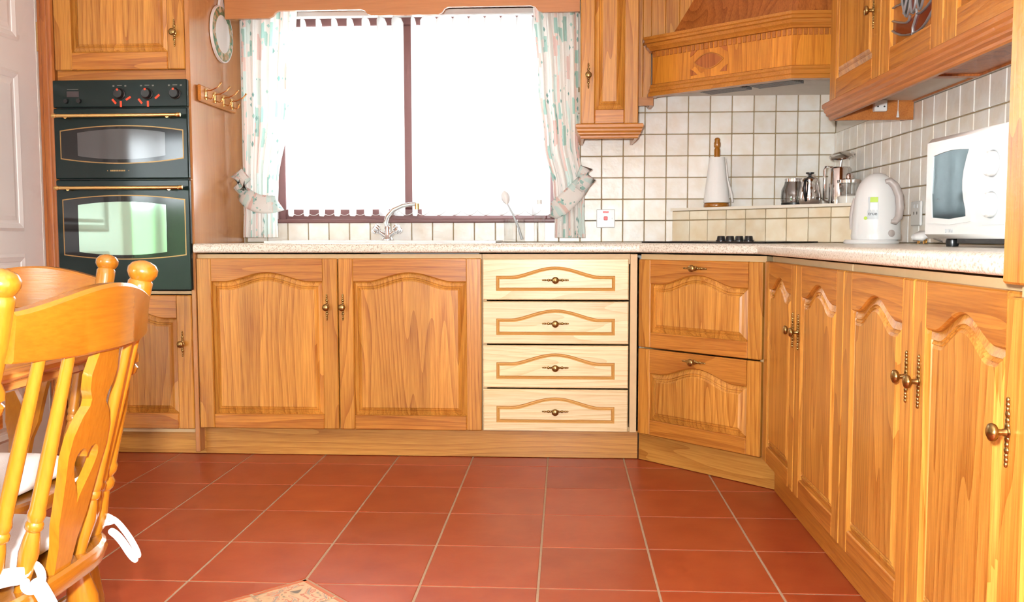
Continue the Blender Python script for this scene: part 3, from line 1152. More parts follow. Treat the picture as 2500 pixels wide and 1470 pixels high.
for kx in (.058, .112):
    MB().lathe([(.010, 0), (.009, .010), (0, .010)], 16, Matrix.Translation((kx, -.022, 1.486)) @ Matrix.Rotation(R(90), 4, 'X')).build('timer_button', 'black', ov, smooth=40)

# ---- base run under the window
t = thing('sink_unit', 'oak sink base unit with two arched doors under the window', 'cabinet', (0.002, 0, 0))
body(t, 0, 1.195, ZB, .855, .57)
door(t, 0.002, ZB, .594, ZT - ZB, knob=(.550, .512, False))
door(t, 0.600, ZB, .594, ZT - ZB, knob=(.019, .512, False))
t = thing('drawer_unit', 'oak unit of four routed drawers beside the sink unit', 'cabinet', (1.199, 0, 0))
body(t, 0, .625, ZB, .855, .57)
dz = [(.124, .300), (.3055, .482), (.4875, .663), (.6685, .838)]
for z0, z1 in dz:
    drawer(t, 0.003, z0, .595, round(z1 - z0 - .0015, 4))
MB().box(.604, .632, -.0005, .020, ZB, .855, .001).build('filler_post', 'carcass', t)
# ---- corner unit set across the corner
P0, P1 = Vector((1.833, -0.006)), Vector((2.246, -0.405))
ang = math.atan2(P1.y - P0.y, P1.x - P0.x)
LW = (P1 - P0).length
t = thing('corner_unit', 'diagonal oak corner unit with two deep arched drawers below the hob', 'cabinet', (P0.x, P0.y, 0), ang)
body(t, 0.0, LW, ZB, .855, .30)
for z0, z1 in ((.124, .474), (.480, .834)):
    door(t, .003, z0, LW - .006, z1 - z0, knob=(LW / 2 - .012, z1 - z0 - .030, True), l=.060, A=.040, sh=.098, bt=.062, name='drawer')
# ---- right run
XR = 2.2487
specs = [(-.4175, -.8553, 1), (-.8553, -1.3305, -1), (-1.3305, -1.7945, 1), (-1.7945, -2.245, -1)]
labs = [('base_unit', 'two-door oak base unit next to the diagonal corner unit'), ('base_unit', 'two-door oak base unit below the microwave, by the tall unit')]
for u in (0, 1):
    y0 = specs[2 * u][0]
    t = thing(labs[u][0], labs[u][1], 'cabinet', (XR, y0, 0), R(-90), 'base units along the right wall')
    wtot = y0 - specs[2 * u + 1][1]
    body(t, 0.004 if u else .03, wtot - .002, ZB, .855, .50)
    for (ya, yb, s) in specs[2 * u:2 * u + 2]:
        w = ya - yb
        kx = w - .030 if s > 0 else .036
        door(t, y0 - ya + .002, ZB, round(w - .004, 4), ZT - ZB, knob=(kx, .510, False), l=.062, A=.044, sh=.096)
# ---- plinths
pl = tag(MB().box(0.006, 1.842, .055, .073, 0.002, .119, .001).build('plinth', 'oak_plinth'), 'long oak plinth below the sink and drawer units', 'plinth')
q0, q1 = Vector((1.846, .052)), Vector((2.306, -.388))
pa = math.atan2(q1.y - q0.y, q1.x - q0.x)
tag(MB().box(0, (q1 - q0).length, 0, .016, 0.002, .119, .001).build('plinth', 'oak_plinth', None, (q0.x, q0.y, 0), (0, 0, pa)), 'slanting oak plinth below the corner unit', 'plinth')
tag(MB().box(0, 1.84, 0, .016, 0.002, .119, .001).build('plinth', 'oak_trim', None, (2.300, -.402, 0), (0, 0, R(-90))), 'narrow oak plinth running below the right hand base units', 'plinth')

# ---- tall unit at the right edge
t = thing('tall_unit', 'tall oak unit at the right edge in front of the microwave', 'cabinet', (2.215, -2.250, 0), R(-90))
body(t, 0.002, .60, .10, 2.25, .54, y0=.022)
door(t, 0, .13, .60, .833 - .13, knob=(.020, .496, False), l=.075, sh=.11, A=.045)
door(t, -.004, .853, .604, 1.36, l=.075, arched=False, y=-.006)
MB().box(0.002, .6, .06, .076, .002, .1).build('plinth', 'oak_trim', t)

# ------------------------------------------------------------------ worktop
ZC = 0.8995
wtp = MB()
line = [(0.0015, -.02), (1.835, -.02), (2.222, -.410), (2.230, -2.248)]
nose = []
rr = .016
for i in range(7):
    a = R(90) - i * R(90) / 6
    nose.append((rr * math.cos(a) - rr, ZC - rr + rr * math.sin(a)))
for i in range(5):
    a = -i * R(90) / 4
    nose.append((.008 * math.cos(a) - .008, .862 + .008 + .008 * math.sin(a)))
nose = [(-.05, ZC)] + nose + [(-.05, .862)]
wtp.sweep(line, nose)
inner = MB().sweep(line, [(-.05, 0), (-.05, 1)], False).v[0::2]
outer = [(p[0], p[1]) for p in inner] + [(XW - .010, -2.248), (XW - .010, YB - .010), (0.0015, YB - .010)]
hole = [(.30, .10), (.30, .47), (1.22, .47), (1.22, .10)]
wtp.prism(outer, [hole], .862, ZC)
wo = tag(wtp.build('worktop', 'worktop', smooth=35), 'cream speckled laminate worktop running round the corner', 'worktop')
# seam strips where the lengths of worktop meet
# ---- sink
sk = thing('sink', 'white inset sink with drainer under the window', 'sink', (.76, .285, ZC))
b = MB()
rim_o = [(-.49, -.215), (.49, -.215), (.49, .245), (-.49, .245)]
bowl = [(-.02, -.165), (-.02, .155), (.43, .155), (.43, -.165)]
b.prism(rim_o, [bowl], 0.0004, .010)
b.build('rim', 'white_gloss', sk)
b = MB()
bx = lambda i, z: [(-.02 + i, -.165 + i, z), (.43 - i, -.165 + i, z), (.43 - i, .155 - i, z), (-.02 + i, .155 - i, z)]
b.loops([bx(0, .0098), bx(.01, -.02), bx(.03, -.16)], cap0=False, cap1=True)
b.build('bowl', 'white_gloss', sk)
for k in range(6):
    MB().box(-.44, -.08, -.13 + k * .045, -.118 + k * .045, .010, .0125, .001).build('drainer_rib', 'white_gloss', sk)

# ------------------------------------------------------------------ wall cabinets
PEL = [(0, 0), (.004, .004), (.004, .012), (.012, .018), (.012, .024), (.018, .032), (.018, .040), (.024, .046), (.024, .058), (.020, .062), (-.012, .062), (-.012, 0)]


def pelmet(line, z0, name, parent, mat='oak_trim', hgt=.062):
    return MB().sweep(line, [(o, z0 + z * hgt / .062) for o, z in PEL]).build(name, mat, parent, smooth=30)


# narrow one between the curtain and the hood
t = thing('wall_cabinet', 'narrow oak wall cabinet between the curtain and the cooker hood', 'cabinet', (1.603, .280, 0))
body(t, 0.001, .249, 1.408, 2.25, YB - .28 - .012)
door(t, 0.002, 1.412, .246, .84, arched=False, knob=(.032, .205, False), l=.060, bt=.062)
pelmet([(.004, YB - .28 - .02), (.004, .004), (.246, .004), (.246, YB - .28 - .02)], 1.349, 'pelmet', t, 'oak_trim')
# line of cabinets on the right wall
XC = 2.48
zc = 1.400
names = [('wall_cabinet', 'oak wall cabinet with a solid panelled door at the end above the kettle', -.345, -.860, 0),
         ('wall_cabinet', 'glazed oak wall cabinet with a leaded tulip beside the solid panelled one', -.862, -1.315, 1),
         ('wall_cabinet', 'glazed oak wall cabinet above the microwave next to the tall unit', -1.317, -1.770, 1)]
for (nm, lab, ya, yb, gl) in names:
    w = ya - yb
    t = thing(nm, lab, 'cabinet', (XC, ya, 0), R(-90), 'wall cabinets on the right wall')
    b = MB().box(0, .018, .021, .296, zc, 2.25).box(w - .018, w, .021, .296, zc, 2.25).box(.018, w - .018, .285, .296, zc, 2.25).box(.018, w - .018, .021, .285, 2.23, 2.25)
    b.build('carcass', 'oak_dark' if gl else 'oak_trim_y', t)
    MB().box(.018, w - .018, .021, .285, zc + .006, zc + .024).build('bottom_board', 'carcass_white' if not gl else 'oak_dark', t)
    if not gl:
        door(t, .001, zc, w - .003, .85, arched=False, knob=(w - .062, .215, False), l=.070, bt=.075)
    else:
        d = door(t, .001, zc, w - .003, .85, arched=False, l=.075, bt=.075, glass_pane=True)
        W2 = w - .003
        # lead lines of the tulip panel
        cx = W2 * .50
        lines = [[(.070, .124), (.10, .110), (.14, .096), (.18, .087), (.214, .082), (.245, .079), (.271, .079), (.30, .083), (.325, .090), (.345, .100), (W2 - .075, .118)],
                 [(.070, .151), (.11, .139), (.146, .129), (.17, .123), (.186, .121), (.202, .123), (.210, .135)],
                 [(.233, .070), (.231, .096), (.241, .107), (.252, .119), (.259, .127), (.255, .140)],
                 [(.259, .127), (.28, .124), (.299, .126), (.33, .131), (.355, .139), (W2 - .075, .150)],
                 [(.070, .187), (.10, .187), (.133, .183), (.146, .185)],
                 [(.209, .143), (.228, .136), (.250, .143)],
                 [(.16, .150), (.185, .190), (.195, .24)]]
        lb = MB()
        for ln in lines:
            lb.tube([(x, .0095, z) for x, z in ln], .0050, 6, .6)
        pet = []
        for (px, pz, aw, ah, rot) in ((.177, .225, .040, .088, 4), (.229, .235, .030, .100, 0), (.283, .222, .036, .088, -4)):
            ring = []
            for k in range(18):
                a = 2 * math.pi * k / 18
                x, z = aw * math.sin(a) * (1 - .25 * math.cos(a)), -ah * math.cos(a)
                cr, sr = math.cos(R(rot)), math.sin(R(rot))
                ring.append((px + x * cr - z * sr, pz + x * sr + z * cr))
            pet.append(ring)
            lb.tube([(x, .0095, z) for x, z in ring + ring[:1]], .0046, 6, .6)
        lb.build('lead_came', 'lead', d, smooth=50)
        rotx = Matrix.Rotation(R(90), 4, 'X')
        for k, ring in enumerate(pet):
            MB().prism(ring, [], -.0108, -.0100 - .0003 * (k == 1), rotx).build('petal_pane', 'stain_red' if k == 1 else 'stain_dark', d)
        lo = [(.075, .122), (.14, .096), (.214, .082), (.271, .079), (.325, .090), (W2 - .078, .117)]
        hi = [(W2 - .078, .149), (.355, .139), (.299, .126), (.259, .127), (.235, .128), (.202, .123), (.186, .121), (.146, .129), (.075, .150)]
        MB().prism(lo + hi, [], -.0106, -.0103, rotx).build('red_pane', 'stain_red', d)
# one moulded pelmet carried under the whole line
pm = MB()
pm.sweep([(2.770, -.349), (XC + .004, -.349), (XC + .004, -2.235)][::-1], [(-o, 1.338 + z) for o, z in PEL])
po = tag(pm.build('pelmet', 'oak_trim_y', smooth=30), 'moulded oak pelmet below the right hand wall cabinets', 'pelmet')
lt = thing('cabinet_light', 'small white connector with pull cord below the end wall cabinet', 'fitting', (2.64, -.40, 1.372))
MB().box(-.022, .022, -.012, .012, -.010, .030, .003).build('housing', 'white_gloss', lt)
for s in (-1, 1):
    MB().lathe([(.003, 0), (.003, .002), (0, .002)], 10, Matrix.Translation((s * .011, -.012, .006)) @ Matrix.Rotation(R(90), 4, 'X')).build('screw', 'black', lt)
b = MB().tube([(.062, 0, .03), (.062, 0, -.012)], .0012, 6)
b.lathe([(.002, .02), (.005, 0), (.004, -.003), (0, -.003)], 10, Matrix.Translation((.062, 0, -.028)))
b.build('pull_cord', 'white_gloss', lt)

# ------------------------------------------------------------------ cooker hood across the corner
hd = thing('cooker_hood', 'carved oak corner cooker hood with dentil cornice', 'cooker hood', (0, 0, 0))
HL = [(1.925, .4625), (1.925, .420), (2.430, .0), (2.772, .0)]
HI = HL[::1]


def hsweep(prof, name, mat, smooth=25):
    # travel so that "right of travel" faces the room
    return MB().sweep(HL, [(-o, z) for o, z in prof][::1]).build(name, mat, hd, smooth=smooth)


def out(line, o):
    P = [Vector(p) for p in line]
    res = []
    for i, p in enumerate(P):
        d0 = (P[i] - P[i - 1]).normalized() if i else None
        d1 = (P[i + 1] - P[i]).normalized() if i < len(P) - 1 else None
        n0 = Vector((d0.y, -d0.x)) if d0 else None
        n1 = Vector((d1.y, -d1.x)) if d1 else None
        if n0 is None:
            n = n1
        elif n1 is None:
            n = n0
        else:
            n = n0 + n1
            n = n / n.dot(n0)
        res.append((p.x + n.x * o, p.y + n.y * o))
    return res


MB().sweep(HL, [(0, 1.585), (0, 1.762), (-.02, 1.762), (-.02, 1.585)]).build('frieze', 'oak_hood', hd)
MB().sweep(HL, [(.002, 1.600), (.010, 1.596), (.010, 1.586), (.014, 1.580), (.014, 1.566), (.020, 1.560), (.020, 1.545), (-.02, 1.545), (-.02, 1.600)]).build('lower_moulding', 'oak_trim', hd, smooth=25)
MB().sweep(HL, [(.001, 1.742), (.012, 1.744), (.016, 1.752), (.026, 1.760), (.030, 1.772), (.038, 1.776), (.038, 1.786), (.044, 1.790), (.044, 1.801), (-.02, 1.801), (-.02, 1.742)]).build('cornice', 'oak_trim', hd, smooth=25)
# dentils under the cornice
dm = MB().box(-.0072, .0072, -.005, 0, -.0125, .0125, .0008).mesh('dentil')
a0, a1 = Vector(HL[1]), Vector(HL[2])
dl = (a1 - a0).length
da = math.atan2(a1.y - a0.y, a1.x - a0.x)
nd = 30
for k in range(nd):
    p = a0 + (a1 - a0) * ((k + .5) / nd)
    place('dentil', dm, 'oak_trim_y', hd, (p.x, p.y, 1.7295), (0, 0, da))
for k in range(10):
    place('dentil', dm, 'oak_trim_y', hd, (2.439 + k * .0205, 0.0, 1.7295))
# canopy sloping back into the corner
b = MB()
base = [(2.00, .4622), (2.00, .452), (2.455, .055), (2.772, .055), (2.772, .4622)]
topp = [(2.37, .4622), (2.37, .440), (2.60, .25), (2.772, .25), (2.772, .4622)]
b.loops([[(x, y, 1.80) for x, y in base], [(x, y, 2.40) for x, y in topp]])
b.build('canopy', 'oak_dark', hd)
# underside plate with the filter grilles
MB().prism([(1.945, YB - .012), (1.945, .43), (2.44, .02), (2.772, .02), (2.772, YB - .012)], [], 1.572, 1.582).build('under_plate', 'carcass_white', hd)
for k in range(2):
    g = MB()
    for q in range(9):
        g.box(-.10, .10, -.09 + q * .02, -.078 + q * .02, -.012, 0, .001)
    pc = a0 + (a1 - a0) * (.42 + k * .36)
    nrm = Vector((math.sin(da), -math.cos(da))) * -1
    g.build('filter_grille', 'lead', hd, (pc.x + nrm.x * .12, pc.y + nrm.y * .12, 1.570), (0, 0, da))
# carved eye and four corner cuts on the frieze, darker shapes; the cuts' dark oak paints in their recess shade
rotx = Matrix.Rotation(R(90), 4, 'X')


def on_face(f):
    p = a0 + (a1 - a0) * f
    return (p.x, p.y, 1.667)


eye = [(.060 * math.sin(R(a)) * 1.0, 0) for a in range(2)]
eye = []
for k in range(13):
    f = -1 + 2 * k / 12
    eye.append((.066 * f, .030 * (1 - f * f)))
for k in range(1, 12):
    f = 1 - 2 * k / 12
    eye.append((.066 * f, -.030 * (1 - f * f)))
rim = [(x * 1.10, z * 1.16) for x, z in eye]
FC = .43
MB().prism(rim, [eye], .0002, .0035, rotx).build('carved_eye', 'oak_trim', hd, on_face(FC), (0, 0, da), smooth=25)
MB().prism(eye, [], .0001, .0008, rotx).build('carved_eye_field', 'oak_dark', hd, on_face(FC), (0, 0, da))
for sx in (-1, 1):
    for sz in (-1, 1):
        cut = [(sx * .054, sz * .052), (sx * .086, sz * .054), (sx * .090, sz * .026), (sx * .074, sz * .034)]
        MB().prism(cut, [], .0001, .0025, rotx).build('carved_corner', 'oak_dark', hd, on_face(FC), (0, 0, da))
# boarded filler beside the hood
bf = thing('boarded_panel', 'upright oak boarding between the narrow wall cabinet and the hood', 'panel', (0, .463, 0))
MB().box(1.8545, 1.885, 0, .018, 1.548, 2.30, .002).build('plank', 'oak_z', bf)
MB().box(1.8855, 1.922, 0, .018, 1.548, 2.30, .002).build('plank', 'oak_z', bf)
for k in range(7):
    MB().box(1.9225 + k * .062, 1.984 + k * .062, 0, .018, 1.803, 2.30, .002).build('plank', 'oak_z', bf)
MB().sweep([(1.920, .110), (1.920, .0), (1.857, .0)][::-1], [(-o, 1.512 + z * .6) for o, z in PEL]).build('moulding', 'oak_trim', bf, smooth=30)

# ------------------------------------------------------------------ valance, curtains, blind
vpts = [(.0, 2.30), (.0, 1.899), (.212, 1.899), (.232, 1.908), (.247, 1.925), (.262, 1.931), (.632, 1.931), (.648, 1.926), (.662, 1.910), (.680, 1.904),
        (.975, 1.904), (.992, 1.912), (1.006, 1.930), (1.022, 1.936), (1.385, 1.936), (1.402, 1.930), (1.417, 1.914), (1.436, 1.907), (1.598, 1.907), (1.598, 2.30)]
vpts = [(max(x, .016) + .002, z) for x, z in vpts]
vb = MB().prism([(x, z) for x, z in vpts], [], -.370, -.352, Matrix.Rotation(R(90), 4, 'X'))
vb2 = thing('window_valance', 'shaped oak valance board across the top of the window', 'valance', (0, 0, 0))
vb.build('board', 'valance', vb2)
MB().box(.04, 1.58, .372, .385, 2.05, 2.09).build('batten', 'valance', vb2)


def curtain(name, label, edges, nfold, side):
    """edges: list of (z, xa, xb); pleated cloth with a sash tied round it"""
    t = thing(name, label, 'curtain', ((edges[0][1] + edges[0][2]) / 2, .455, 0), 0, 'curtains either side of the window')
    ox = t.location.x
    nu, nv = 120, 60
    zt, zb = edges[0][0], edges[-1][0]

    def ed(z):
        for (za, a, b_), (zc_, c, d) in zip(edges, edges[1:]):
            if z >= zc_ - 1e-9:
                f = (za - z) / (za - zc_)
                f = f * f * (3 - 2 * f)
                return a + (c - a) * f, b_ + (d - b_) * f
        return edges[-1][1:]
    vs, fs, uvs = [], [], []
    for j in range(nv + 1):
        z = zt + (zb - zt) * j / nv
        xa, xb = ed(z)
        amp = .010 * (xb - xa) / .26 + .0015
        for i in range(nu + 1):
            u = i / nu
            ph = 2 * math.pi * nfold * u
            x = xa + (xb - xa) * (u + .012 * math.sin(ph * 2 + 1))
            y = amp * math.sin(ph + .5 * math.sin(3 * z)) + .004 * math.sin(ph * 2.3 + 4 * z)
            vs.append((x - ox, y, z))
            uvs.append((u * (edges[0][2] - edges[0][1]) * 1.9, z))
    for j in range(nv):
        for i in range(nu):
            a = j * (nu + 1) + i
            fs.append((a, a + 1, a + nu + 2, a + nu + 1))
    me = bpy.data.meshes.new('drape')
    me.from_pydata(vs, [], fs)
    uvl = me.uv_layers.new(name='UVMap')
    for lp in me.loops:
        uvl.data[lp.index].uv = uvs[lp.vertex_index]
    me.polygons.foreach_set('use_smooth', [True] * len(me.polygons))
    place('drape', me, 'curtain', t)
    return t


def sash(t, pts, widths, name='tie_sash', dy=0.0):
    """flat folded band following pts (x,y,z) with the given heights"""
    vs, fs, uvs = [], [], []
    n = len(pts)
    m = 7
    for i, (p, wd) in enumerate(zip(pts, widths)):
        a, c = Vector(pts[max(i - 1, 0)]), Vector(pts[min(i + 1, n - 1)])
        d = (c - a).normalized()
        up = Vector((-d.z, 0, d.x))
        if up.length < 1e-4:
            up = Vector((0, 0, 1))
        up.normalize()
        if up.z < 0:
            up = -up
        for k in range(m):
            f = k / (m - 1) - .5
            q = Vector(p) + up * wd * f + Vector((0, -.006 * math.cos(f * math.pi) + .003 * math.sin(f * 19 + i), 0))
            vs.append(tuple(q))
            uvs.append((i * .07 + 3.1, f * .20 + .4))
    for i in range(n - 1):
        for k in range(m - 1):
            a = i * m + k
            fs.append((a, a + 1, a + m + 1, a + m))
    me = bpy.data.meshes.new(name)
    me.from_pydata(vs, [], fs)
    uvl = me.uv_layers.new(name='UVMap')
    for lp in me.loops:
        uvl.data[lp.index].uv = uvs[lp.vertex_index]
    me.polygons.foreach_set('use_smooth', [True] * len(me.polygons))
    o = place(name, me, 'curtain', t)
    s = o.modifiers.new('thickness', 'SOLIDIFY')
    s.thickness = .004
    return o


cl = curtain('curtain', 'bamboo print curtain tied back beside the tall oven housing', [(2.06, .052, .318), (1.55, .050, .285), (1.16, .050, .214), (1.05, .048, .205), (.925, .042, .205)], 6, -1)
ox = cl.location.x
sash(cl, [(x - ox, y, z) for x, y, z in ((.040, .0, 1.135), (.062, -.026, 1.120), (.095, -.040, 1.095), (.135, -.044, 1.078), (.175, -.040, 1.075), (.205, -.020, 1.078), (.208, .03, 1.08))],
     [.060, .075, .085, .085, .080, .075, .07])
sash(cl, [(x - ox, y, z) for x, y, z in ((.060, -.030, 1.125), (.038, -.036, 1.160), (.032, -.034, 1.195), (.050, -.036, 1.215), (.072, -.040, 1.185), (.066, -.044, 1.14))],
     [.035, .05, .055, .05, .05, .04], 'tie_bow')
cr = curtain('curtain', 'bamboo print curtain tied back beside the narrow wall cabinet', [(2.06, 1.385, 1.592), (1.60, 1.415, 1.594), (1.36, 1.440, 1.596), (1.14, 1.482, 1.624), (1.03, 1.490, 1.624), (.922, 1.488, 1.628)], 4, 1)
ox = cr.location.x
sash(cr, [(x - ox, y, z) for x, y, z in ((1.480, .02, 1.045), (1.488, -.015, 1.042), (1.515, -.038, 1.060), (1.550, -.044, 1.090), (1.585, -.042, 1.125), (1.612, -.030, 1.160), (1.625, -.01, 1.18))],
     [.06, .075, .085, .085, .08, .07, .06])
sash(cr, [(x - ox, y, z) for x, y, z in ((1.600, -.04, 1.135), (1.622, -.042, 1.165), (1.645, -.040, 1.190), (1.640, -.036, 1.215), (1.618, -.036, 1.230), (1.606, -.040, 1.19))],
     [.04, .06, .065, .05, .04, .04], 'tie_bow')

vbn = thing('vertical_blind', 'white vertical blind drawn across the kitchen window', 'blind', (0, .645, 0))
MB().box(.175, 1.446, -.022, .022, 1.968, 1.995, .003).build('head_rail', 'white_gloss', vbn)
px0, pit = .213, .0757
bot, prevs = [], None
for k in range(17):
    x = px0 + k * pit
    f = k / 16
    if x > 1.44:
        continue
    a = R((90, 89, 87, 85, 82, 76, 70, 62, 84)[k]) if k < 9 else R(max(14, 26 - (k - 9) * 2))
    hw = .0445
    dxx, dyy = hw * math.cos(a), hw * math.sin(a)
    b = MB()
    rows = []
    zt_, zb_ = 1.966, 1.026
    prof = []
    for q in range(7):
        s = -1 + 2 * q / 6
        bow = .003 * (1 - s * s)
        prof.append((s * dxx - bow * math.sin(a), s * dyy + bow * math.cos(a), s))
    nx_, ny_ = -math.sin(a) * .0007, math.cos(a) * .0007
    front = [(p[0] - nx_, p[1] - ny_, zt_ - (.020 if abs(p[2]) > .8 else 0)) for p in prof] + [(p[0] - nx_, p[1] - ny_, zb_ + (.008 if abs(p[2]) > .8 else 0)) for p in prof[::-1]]
    back = [(p[0] + nx_, p[1] + ny_, zt_ - (.020 if abs(p[2]) > .8 else 0)) for p in prof] + [(p[0] + nx_, p[1] + ny_, zb_ + (.008 if abs(p[2]) > .8 else 0)) for p in prof[::-1]]
    n = 7
    vs = front + back
    fs = []
    for q in range(n - 1):
        fs.append((q, q + 1, 2 * n - 2 - q, 2 * n - 1 - q))
        fs.append((2 * n + q, 2 * n + q + 1, 4 * n - 2 - q, 4 * n - 1 - q))
    for q in range(2 * n):
        r_ = (q + 1) % (2 * n)
        fs.append((q, r_, 2 * n + r_, 2 * n + q))
    b.add(vs, fs)
    b.build('slat', 'slat', vbn, (x, 0, 0))
    bot.append((x, dyy))
cb = MB()
for (xa, da_), (xb, db_) in zip(bot, bot[1:]):
    pts = [(xa + (xb - xa) * q / 8, -.012, 1.052 - .022 * (1 - (2 * q / 8 - 1) ** 2)) for q in range(9)]
    cb.tube(pts, .0016, 5)
cb.build('bead_chain', 'white_gloss', vbn)

# ------------------------------------------------------------------ tiled ledge across the corner behind the hob
lg = thing('corner_ledge', 'cream tiled ledge set across the corner behind the hob', 'ledge', (2.040, YB - .010, 0), R(-45))
LL = 1.028
b = MB().prism([(0, 0), (LL - .006, 0), (LL / 2 - .003, LL / 2 - .010)], [], .9005, 1.044)
b.build('core', 'grout', lg)
MB().prism([(-.004, -.012), (LL - .012, -.012), (LL / 2 - .003, LL / 2 - .012)], [], 1.0445, 1.0565).build('capping', plain('ledge_cap', (.80, .72, .60), .3), lg)
lm = MB().box(-TW / 2 + J / 2, TW / 2 - J / 2, -.006, .004, -TW / 2 + J / 2, TW / 2 - J / 2, .002).mesh('ledge_tile')
lm2 = MB().box(-TW / 2 + J / 2, TW / 2 - J / 2, -.006, .004, -.0215 + J / 2, .0215 - J / 2, .002).mesh('ledge_tile')
for k in range(10):
    place('ledge_tile', lm, 'ledge_tile', lg, (TW * (k + .5), -.001, ZW + TW / 2), (random.uniform(-.006, .006), 0, random.uniform(-.006, .006)))
    place('ledge_tile', lm2, 'ledge_tile', lg, (TW * (k + .5), -.001, ZW + TW + .0215), (random.uniform(-.006, .006), 0, random.uniform(-.006, .006)))

# ------------------------------------------------------------------ hob with its knobs
hb = thing('hob', 'black glass hob let into the corner of the worktop', 'hob', (2.13, -.055, ZC), ang)
MB().box(-.29, .29, -.10, .28, .0004, .007, .002).build('glass_top', 'black_gloss', hb)
for (x, y, r) in ((-.15, .19, .085), (.14, .19, .07), (-.15, .02, .07)):
    MB().lathe([(r, .0072), (r, .0076), (r - .004, .0078), (r - .004, .0072)], 28, Matrix.Translation((x, y, 0))).build('cooking_ring', 'grey_print', hb)
for k in range(4):
    MB().lathe([(.020, .0072), (.020, .011), (.0165, .013), (.0145, .026), (.013, .028), (0, .028)], 18, Matrix.Translation((.060 + k * .041, -.045, 0))).build('control_knob', 'black', hb, smooth=40)

# ------------------------------------------------------------------ things on the ledge
LZ = 1.0568
pt = thing('paper_towel_holder', 'wooden paper towel stand with a nearly used white roll on the ledge', 'paper towel', (2.226, .500, LZ))
MB().lathe([(0, .0005), (.056, .0005), (.058, .004), (.058, .014), (.054, .020), (0, .020)], 28).build('base', 'beech_x', pt, smooth=40)
MB().lathe([(.014, .02), (.014, .262), (.011, .268), (.015, .276), (.0155, .290), (.012, .300), (.0135, .306), (.009, .314), (0, .316)], 18).build('pole', 'beech', pt, smooth=50)
b = MB()
prof = []
for k in range(12):
    f = k / 11
    prof.append((.0585 - .024 * f, .0215 + .205 * f))
b.lathe(prof, 32)
b.tube([(.030, -.05, .215), (.042, -.046, .12), (.062, -.03, .06), (.068, -.02, .025)], [.004, .008, .014, .010], 8, .5)
b.build('paper_roll', 'paper', pt, smooth=60)

cp = thing('coffee_pot', 'small chrome coffee pot with black lid knob and handle on the ledge', 'coffee pot', (2.560, .190, LZ), R(20))
MB().lathe([(0, .0005), (.036, .0005), (.044, .012), (.045, .035), (.038, .070), (.034, .090), (.036, .104), (.030, .112), (.012, .118), (0, .118)], 24).build('pot', 'chrome', cp, smooth=50)
MB().lathe([(.006, .117), (.006, .126), (.017, .130), (.017, .135), (0, .136)], 16).build('lid_knob', 'black', cp, smooth=40)
MB().tube([(-.030, -.022, .104), (-.046, -.034, .098), (-.052, -.038, .070), (-.046, -.034, .040), (-.034, -.025, .016)], .006, 8).build('handle', 'black', cp, smooth=60)
gj = thing('glass_jug', 'smoked glass jug standing behind the small chrome pot', 'jug', (2.535, .345, LZ))
MB().lathe([(.052, .0005), (.056, .03), (.054, .07), (.042, .095), (.040, .112)], 24).build('jug_body', 'smoke_glass', gj, smooth=60)
MB().lathe([(.0, .001), (.054, .001), (.055, .014), (0, .014)], 24).build('base_band', 'black', gj, smooth=40)
MB().lathe([(.041, .105), (.042, .118), (.030, .124), (0, .124)], 24).build('lid', 'chrome', gj, smooth=40)
jp = thing('jug_press', 'tall chrome press with a wide disc lid at the back of the ledge', 'coffee press', (2.690, .215, LZ))
MB().lathe([(0, .0005), (.046, .0005), (.046, .150), (.040, .158), (0, .158)], 26).build('cylinder', 'chrome', jp, smooth=40)
MB().tube([(-.040, -.020, .158), (-.066, -.026, .158), (-.072, -.028, .145), (-.072, -.028, .02), (-.05, -.022, .012)], .008, 8, .6).build('handle', 'chrome', jp, smooth=50)
b = MB().tube([(0, 0, .155), (.004, -.004, .205)], .005, 10)
b.lathe([(0, -.004), (.050, -.004), (.054, 0), (.050, .004), (0, .008)], 28, Matrix.Translation((.006, -.006, .205)) @ Matrix.Rotation(R(18), 4, 'X') @ Matrix.Rotation(R(-12), 4, 'Y'))
b.build('disc_lid', 'chrome', jp, smooth=40)
sj = thing('sugar_jar', 'glass jar of white sugar with a chrome lid beside the kettle', 'jar', (2.690, .085, LZ))
MB().lathe([(.0455, .0005), (.0455, .086)], 24).build('jar_glass', 'clear_glass', sj, smooth=60)
MB().lathe([(0, .002), (.043, .002), (.043, .030), (.02, .040), (0, .034)], 24).build('sugar', 'sugar', sj, smooth=50)
MB().lathe([(.0465, .084), (.0465, .096), (.018, .104), (.016, .118), (.010, .124), (0, .124)], 24).build('lid', 'chrome', sj, smooth=40)

# ------------------------------------------------------------------ things on the worktop
kt = thing('kettle', 'white jug kettle with a grey handle and green label on its base plate', 'kettle', (2.620, -.450, ZC))
MB().lathe([(0, .0005), (.090, .0005), (.092, .006), (.086, .014), (0, .014)], 32, Matrix.Translation((-.014, .004, 0))).build('base_plate', 'white_gloss', kt, smooth=40)
kp = [(0, .0145), (.080, .0145), (.0815, .030), (.080, .036), (.079, .075), (.0755, .120), (.072, .155), (.067, .182), (.058, .206), (.044, .226), (.026, .240), (.010, .245), (0, .245)]
MB().lathe(kp, 36).build('kettle_body', 'white_gloss', kt, smooth=50)


def kr(z):
    for (r0, z0), (r1, z1) in zip(kp[1:], kp[2:]):
        if z0 <= z <= z1:
            return r0 + (r1 - r0) * (z - z0) / (z1 - z0)
    return .05


view = math.atan2(-3.67 + .45, 1.54 - 2.62)


def ks(az, z, o=0.0):
    r = kr(z) + o
    return (r * math.cos(view + az), r * math.sin(view + az), z)


